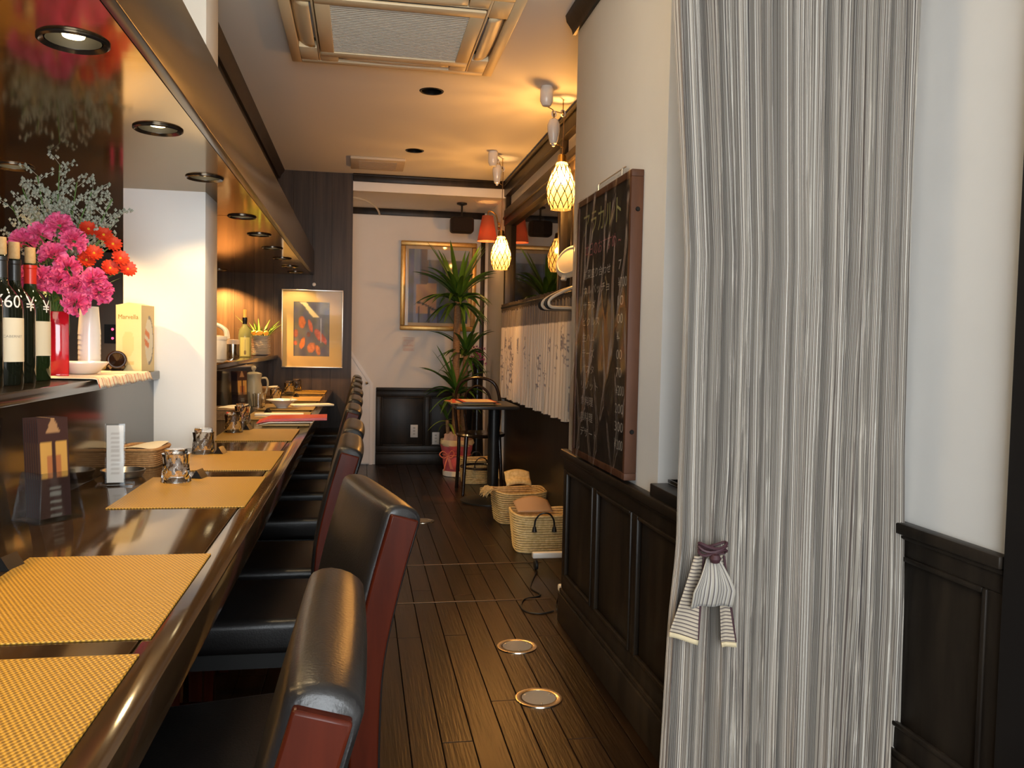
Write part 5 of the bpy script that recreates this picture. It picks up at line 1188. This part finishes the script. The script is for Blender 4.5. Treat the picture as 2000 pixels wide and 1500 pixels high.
# ================================================================ cafe curtain on its rod
t = thing('cafe_curtain', 'short gathered cafe curtain with grey header and drawn motifs along the window', 'curtain', (0, 0, 0))
KX = 1.145; ky0, ky1 = 4.45, 6.92
def cafe(u_, v_):
    y_ = ky0+(ky1-ky0)*u_; a = 0.010+0.012*(1-v_)
    return (KX-a*math.sin(u_*2*math.pi*34+2.2*math.sin(u_*19))-0.012*noise.noise(Vector((u_*22, v_*2, 1)))*(1-v_), y_, 0.722+0.70*v_+0.006*math.sin(u_*60)*(1-v_))
mot = []
rg = random.Random(21)
for k in range(26): mot.append((rg.random(), 0.10+0.58*rg.random(), 0.012+0.010*rg.random(), 0.10+0.08*rg.random(), rg.random()*9))
def cafec(u_, v_):
    if v_ > 0.80:
        n = noise.noise(Vector((u_*90, v_*3, 2))); c = 0.22+0.05*n; return (c*1.02, c*0.95, c*0.92)
    c = (0.84, 0.78, 0.68)
    for (a, b, ra, rb, o) in mot:
        p, q = (u_-a)/ra, (v_-b)/rb
        if abs(p) < 1 and abs(q) < 1:
            n = noise.noise(Vector((p*1.6+o, q*2.6, o)))
            if abs(n) < 0.13*(1.2-abs(q)) or (abs(p) < 0.16*(1-abs(q)) and n > -0.1): return (0.30, 0.29, 0.31)
    return c
o = MB().grid(cafe, 560, 80, colfn=cafec).build('cloth', mat('cafe cloth', (1, 1, 1), 0.85, attr=True), t, True, 80)
MB().tube([(KX, 4.40, 1.452), (KX, 6.93, 1.452)], 0.008, 10).build('rod', blackm, t)
MB().lathe([(0.0001, 0.05), (0.006, 0.035), (0.011, 0.012), (0.008, 0)], 12).build('finial', blackm, t, loc=(KX, 6.905, 1.452), rot=(R(-90), 0, 0))
o = MB().grid(lambda u_, v_: (KX-0.014*math.sin(u_*2*math.pi*60+math.sin(u_*31)*2)*(0.5+0.5*abs(v_-0.5)), ky0+(ky1-ky0)*u_, 1.415+0.062*v_+0.004*math.sin(u_*140)), 420, 6).build('gathered_heading', mat('dark heading', (0.060, 0.052, 0.046), 0.8), t, True, 80)

# ================================================================ small table, papers, bentwood chair
t = thing('cafe_table', 'small dark square table on a single column by the window', 'table', (0.915, 6.08, 0))
MB().rbox((-0.265, -0.28, 0.690), (0.185, 0.28, 0.716), 0.006).build('table_top', mat('slate black top', (0.020, 0.022, 0.023), 0.35), t)
MB().tube([(0.04, -0.04, 0.02), (0.04, -0.04, 0.690)], 0.042, 20).build('column', blackm, t)
MB().lathe([(0.0001, 0.0008), (0.215, 0.0008), (0.215, 0.012), (0.17, 0.022), (0.05, 0.040), (0.0001, 0.042)], 40).build('foot_plate', blackm, t, loc=(0.02, -0.04, 0))
def paperc(u_, v_):
    c = (0.75, 0.62, 0.42)
    if u_ < 0.10 or u_ > 0.92 or v_ < 0.06 or v_ > 0.94: c = (0.62, 0.10, 0.06)
    elif int(v_*24) % 2 == 0 and 0.2 < u_ < 0.8: c = (0.60, 0.46, 0.28)
    return c
for k, (x_, y_, a, w, d, s_) in enumerate(((0.80, 6.10, 8, 0.32, 0.42, 'bottom sheet'), (0.79, 6.06, -6, 0.30, 0.42, 'red-edged middle sheet'), (0.82, 6.00, 3, 0.26, 0.34, 'top sheet with dark cover'))):
    t = thing('menu_sheet', 'menu on the small dark table, '+s_, 'menu', (x_, y_, 0.7165+k*0.0085), R(a), 'menus on the small table')
    MB().rbox((-w/2, -d/2, 0.0), (w/2, d/2, 0.007), 0.001).build('cover', mat('dark menu cover', (0.05, 0.03, 0.025), 0.4) if k == 2 else mat('buff card', (0.45, 0.28, 0.10)), t)
    MB().grid(lambda u_, v_: ((u_-0.5)*w*0.94, (v_-0.5)*d*0.94, 0.0078), 24, 30, colfn=paperc).build('printed_sheet', print_m, t, False)
t = thing('bentwood_chair', 'dark bentwood chair tucked under the small table', 'chair', (0.912, 6.42, 0), 0)
bw = mat('dark bentwood', (0.018, 0.010, 0.007), 0.2, coat=0.3)
MB().lathe([(0.0001, 0.436), (0.165, 0.436), (0.185, 0.440), (0.192, 0.452), (0.185, 0.464), (0.165, 0.462), (0.0001, 0.456)], 40).build('seat', bw, t)
for sx in (-1, 1):
    MB().tube([(sx*0.125, -0.125, 0.445), (sx*0.150, -0.165, 0.0008)], [0.017, 0.012], 12).build('front_leg', bw, t)
    MB().tube(catmull([(sx*0.155, 0.215, 0.0008), (sx*0.150, 0.165, 0.24), (sx*0.150, 0.150, 0.45)], 6), 0.014, 12).build('back_leg', bw, t)
MB().tube(catmull([(-0.160, 0.155, 0.43), (-0.178, 0.185, 0.62), (-0.170, 0.215, 0.76), (-0.120, 0.235, 0.850), (0.0, 0.240, 0.880), (0.120, 0.235, 0.850), (0.170, 0.215, 0.76), (0.178, 0.185, 0.62), (0.160, 0.155, 0.43)], 6), 0.013, 10).build('outer_hoop', bw, t)
MB().tube(catmull([(-0.085, 0.165, 0.445), (-0.105, 0.195, 0.64), (-0.085, 0.215, 0.76), (0.0, 0.225, 0.815), (0.085, 0.215, 0.76), (0.105, 0.195, 0.64), (0.085, 0.165, 0.445)], 6), 0.010, 10).build('inner_hoop', bw, t)
MB().tube([(0.145*math.cos(a), 0.145*math.sin(a), 0.20) for a in [2*math.pi*q/28 for q in range(28)]], 0.009, 8, True).build('leg_ring', bw, t)

# ================================================================ tall houseplant in wrapped pot
PXp, PYp = 0.825, 7.26
t = thing('wrapped_pot', 'white plant pot wrapped in pink paper with a ribbon on the floor', 'pot', (PXp, PYp, 0.0005))
MB().lathe([(0.0001, 0), (0.115, 0), (0.120, 0.004), (0.122, 0.045), (0.118, 0.048), (0.116, 0.03), (0.0001, 0.028)], 36).build('saucer', ceramic, t)
wrapm = mat('pink wrapping', (0.50, 0.075, 0.10), 0.35, noise_=((0.64, 0.16, 0.19), (14, 14, 14), 4), bump=((40, 40, 40), 0.5, 0.006))
def crump(amp_): return lambda p, j, a: (p[0]*(1+amp_*math.sin(a*11+j)*0.5+amp_*math.sin(a*5+2*j)), p[1]*(1+amp_*math.sin(a*11+j)*0.5+amp_*math.sin(a*5+2*j)), p[2]+0.008*math.sin(a*4+j)*(1 if j > 4 else 0))
MB().lathe([(0.105, 0.035), (0.112, 0.06), (0.118, 0.11), (0.122, 0.16), (0.118, 0.19), (0.132, 0.23), (0.142, 0.275)], 56, fn=crump(0.022)).build('pink_wrap', wrapm, t, True, 50)
MB().lathe([(0.138, 0.262), (0.148, 0.285), (0.142, 0.318), (0.132, 0.305), (0.128, 0.27)], 56, fn=crump(0.03)).build('cream_tissue', mat('cream tissue', (0.72, 0.60, 0.38), 0.6), t, True, 50)
MB().lathe([(0.10, 0.27), (0.118, 0.31), (0.105, 0.36), (0.07, 0.385)], 40, fn=crump(0.10)).build('inner_tissue', mat('pale pink tissue', (0.55, 0.36, 0.32), 0.6), t, True, 50)
MB().lathe([(0.0001, 0.285), (0.125, 0.28)], 24).build('soil', mat('soil', (0.03, 0.02, 0.015), 0.9), t)
rib = mat('orange pink ribbon', (0.75, 0.22, 0.14), 0.3)
MB().tube([(0.124*math.cos(a), 0.124*math.sin(a), 0.185) for a in [2*math.pi*q/36 for q in range(36)]], 0.004, 6, True).build('ribbon_band', rib, t)
bq = MB()
for (dx_, dz_) in ((-0.075, 0.03), (0.05, 0.035)):
    bq.tube(catmull([(0, 0, 0), (dx_*0.6, -0.02, dz_*1.3), (dx_, -0.02, dz_*0.4), (dx_*0.5, -0.01, -0.02), (0, 0, 0)], 5), 0.005, 6)
bq.tube(catmull([(0, 0, 0), (-0.02, -0.02, -0.06), (-0.035, -0.015, -0.13)], 5), 0.006, 6); bq.prism([(0, 0), (0.03, -0.05), (0.075, -0.125), (0.02, -0.115), (-0.005, -0.03)], -0.004, 0.004, 'y')
bq.build('ribbon_bow', rib, t, loc=(-0.085, -0.100, 0.185))
# canes and rosettes, every strap leaf a part
t = thing('dracaena_plant', 'tall dracaena houseplant with strap leaves in the wrapped pot', 'plant', (PXp, PYp, 0.286))
def leafmesh(L_, w, droop, rise):
    def fn(u_, v_):
        r_ = L_*v_; z = rise*r_-droop*r_*r_/L_; ww = w*(math.sin(math.pi*min(1, 0.12+0.88*v_)**0.75)**0.8)*(1 if v_ < 0.98 else 0.2)+0.001
        return (r_, (u_-0.5)*ww, z+abs(u_-0.5)*ww*0.5)
    return MB().grid(fn, 4, 12).mesh('leaf', leaf_m, True, 80)
LM = [leafmesh(0.40, 0.058, 0.55, 1.15), leafmesh(0.36, 0.056, 0.80, 0.75), leafmesh(0.33, 0.052, 0.75, 0.25), leafmesh(0.30, 0.048, 0.30, 1.9), leafmesh(0.24, 0.040, 1.1, 0.5)]
LMY = []
for me in (LM[2], LM[4]):
    c = me.copy(); c.materials.clear(); c.materials.append(leafy); LMY.append(c)
def cane(path, rad, z_label, nleaf, seed, scale=1.0, yl=2):
    MB().tube(catmull(path, 6), rad, 14).build('cane', cane_m, t)
    rg = random.Random(seed); top = Vector(path[-1])
    for k in range(nleaf):
        fr_ = k/nleaf; a = k*2.39996+rg.uniform(-.2, .2)
        me = LM[3] if fr_ > 0.82 else LM[0] if fr_ > 0.5 else LM[1] if fr_ > 0.22 else LM[2]
        if k < yl: me = LMY[k % 2]
        s_ = scale*rg.uniform(0.85, 1.1)
        ca, sa = math.cos(a), math.sin(a)
        s_ *= 0.80+0.20*abs(ca)
        # keep the leaves off the wall on the right and the wall behind
        lim = 1.0
        wx_ = PXp+top.x+ca*0.42*s_
        if wx_ > 1.14: lim = min(lim, max(0.3, (1.14-PXp-top.x)/(ca*0.42*s_)))
        put(me, 'leaf', t, (top.x, top.y, top.z-0.06+0.10*fr_), (rg.uniform(-.15, .15), 0, a), (s_*lim, s_, s_))
cane([(-0.015, -0.02, -0.01), (-0.02, -0.02, 0.5), (-0.02, -0.02, 0.95), (-0.012, -0.02, 1.235)], 0.030, '', 66, 1, 1.0, 2)
cane([(0.055, 0.05, -0.01), (0.06, 0.05, 0.4), (0.075, 0.055, 0.77)], 0.026, '', 30, 2, 0.85, 2)
cane([(-0.015, -0.055, -0.01), (-0.02, -0.062, 0.25), (-0.02, -0.065, 0.44)], 0.034, '', 34, 3, 0.80, 2)
cane([(-0.075, -0.02, -0.01), (-0.085, -0.025, 0.12), (-0.09, -0.03, 0.20)], 0.016, '', 9, 4, 0.6, 6)
# purple orchid in dark tall vase behind
t = thing('purple_flower_vase', 'dark tall vase of purple flowers behind the bentwood chair', 'vase', (1.045, 7.62, 0.0))
MB().lathe([(0.0001, 0.0005), (0.07, 0.0005), (0.06, 0.3), (0.05, 0.75), (0.055, 1.0), (0.045, 1.0), (0.0001, 0.95)], 24).build('vase_body', blackgl, t)
pf = MB(); rg = random.Random(9)
for k in range(40):
    p = Vector((rg.gauss(0, 0.028)-0.01, rg.gauss(-0.02, 0.02), 1.05+rg.gauss(0, 0.035))); s_ = 0.016
    for q in range(4):
        a = rg.random()*6.28; e = Vector((math.cos(a)*s_, -abs(math.sin(a))*s_*0.5, math.sin(a)*s_)); pf.add([p, p+e+Vector((0, 0, .005)), p+e*1.5, p+e-Vector((0, 0, .006))], [(0, 1, 2, 3)])
pf.build('petals', mat('purple petals', (0.28, 0.02, 0.12), 0.5), t)
ol = MB()
for k in range(8):
    a = k*0.8; ol.tube([(0, 0, 0.98), (0.03*math.cos(a), -0.02+0.03*math.sin(a), 1.03), (0.05*math.cos(a), -0.02+0.04*math.sin(a), 1.08)], 0.003, 5)
ol.build('stems', stem_m, t)
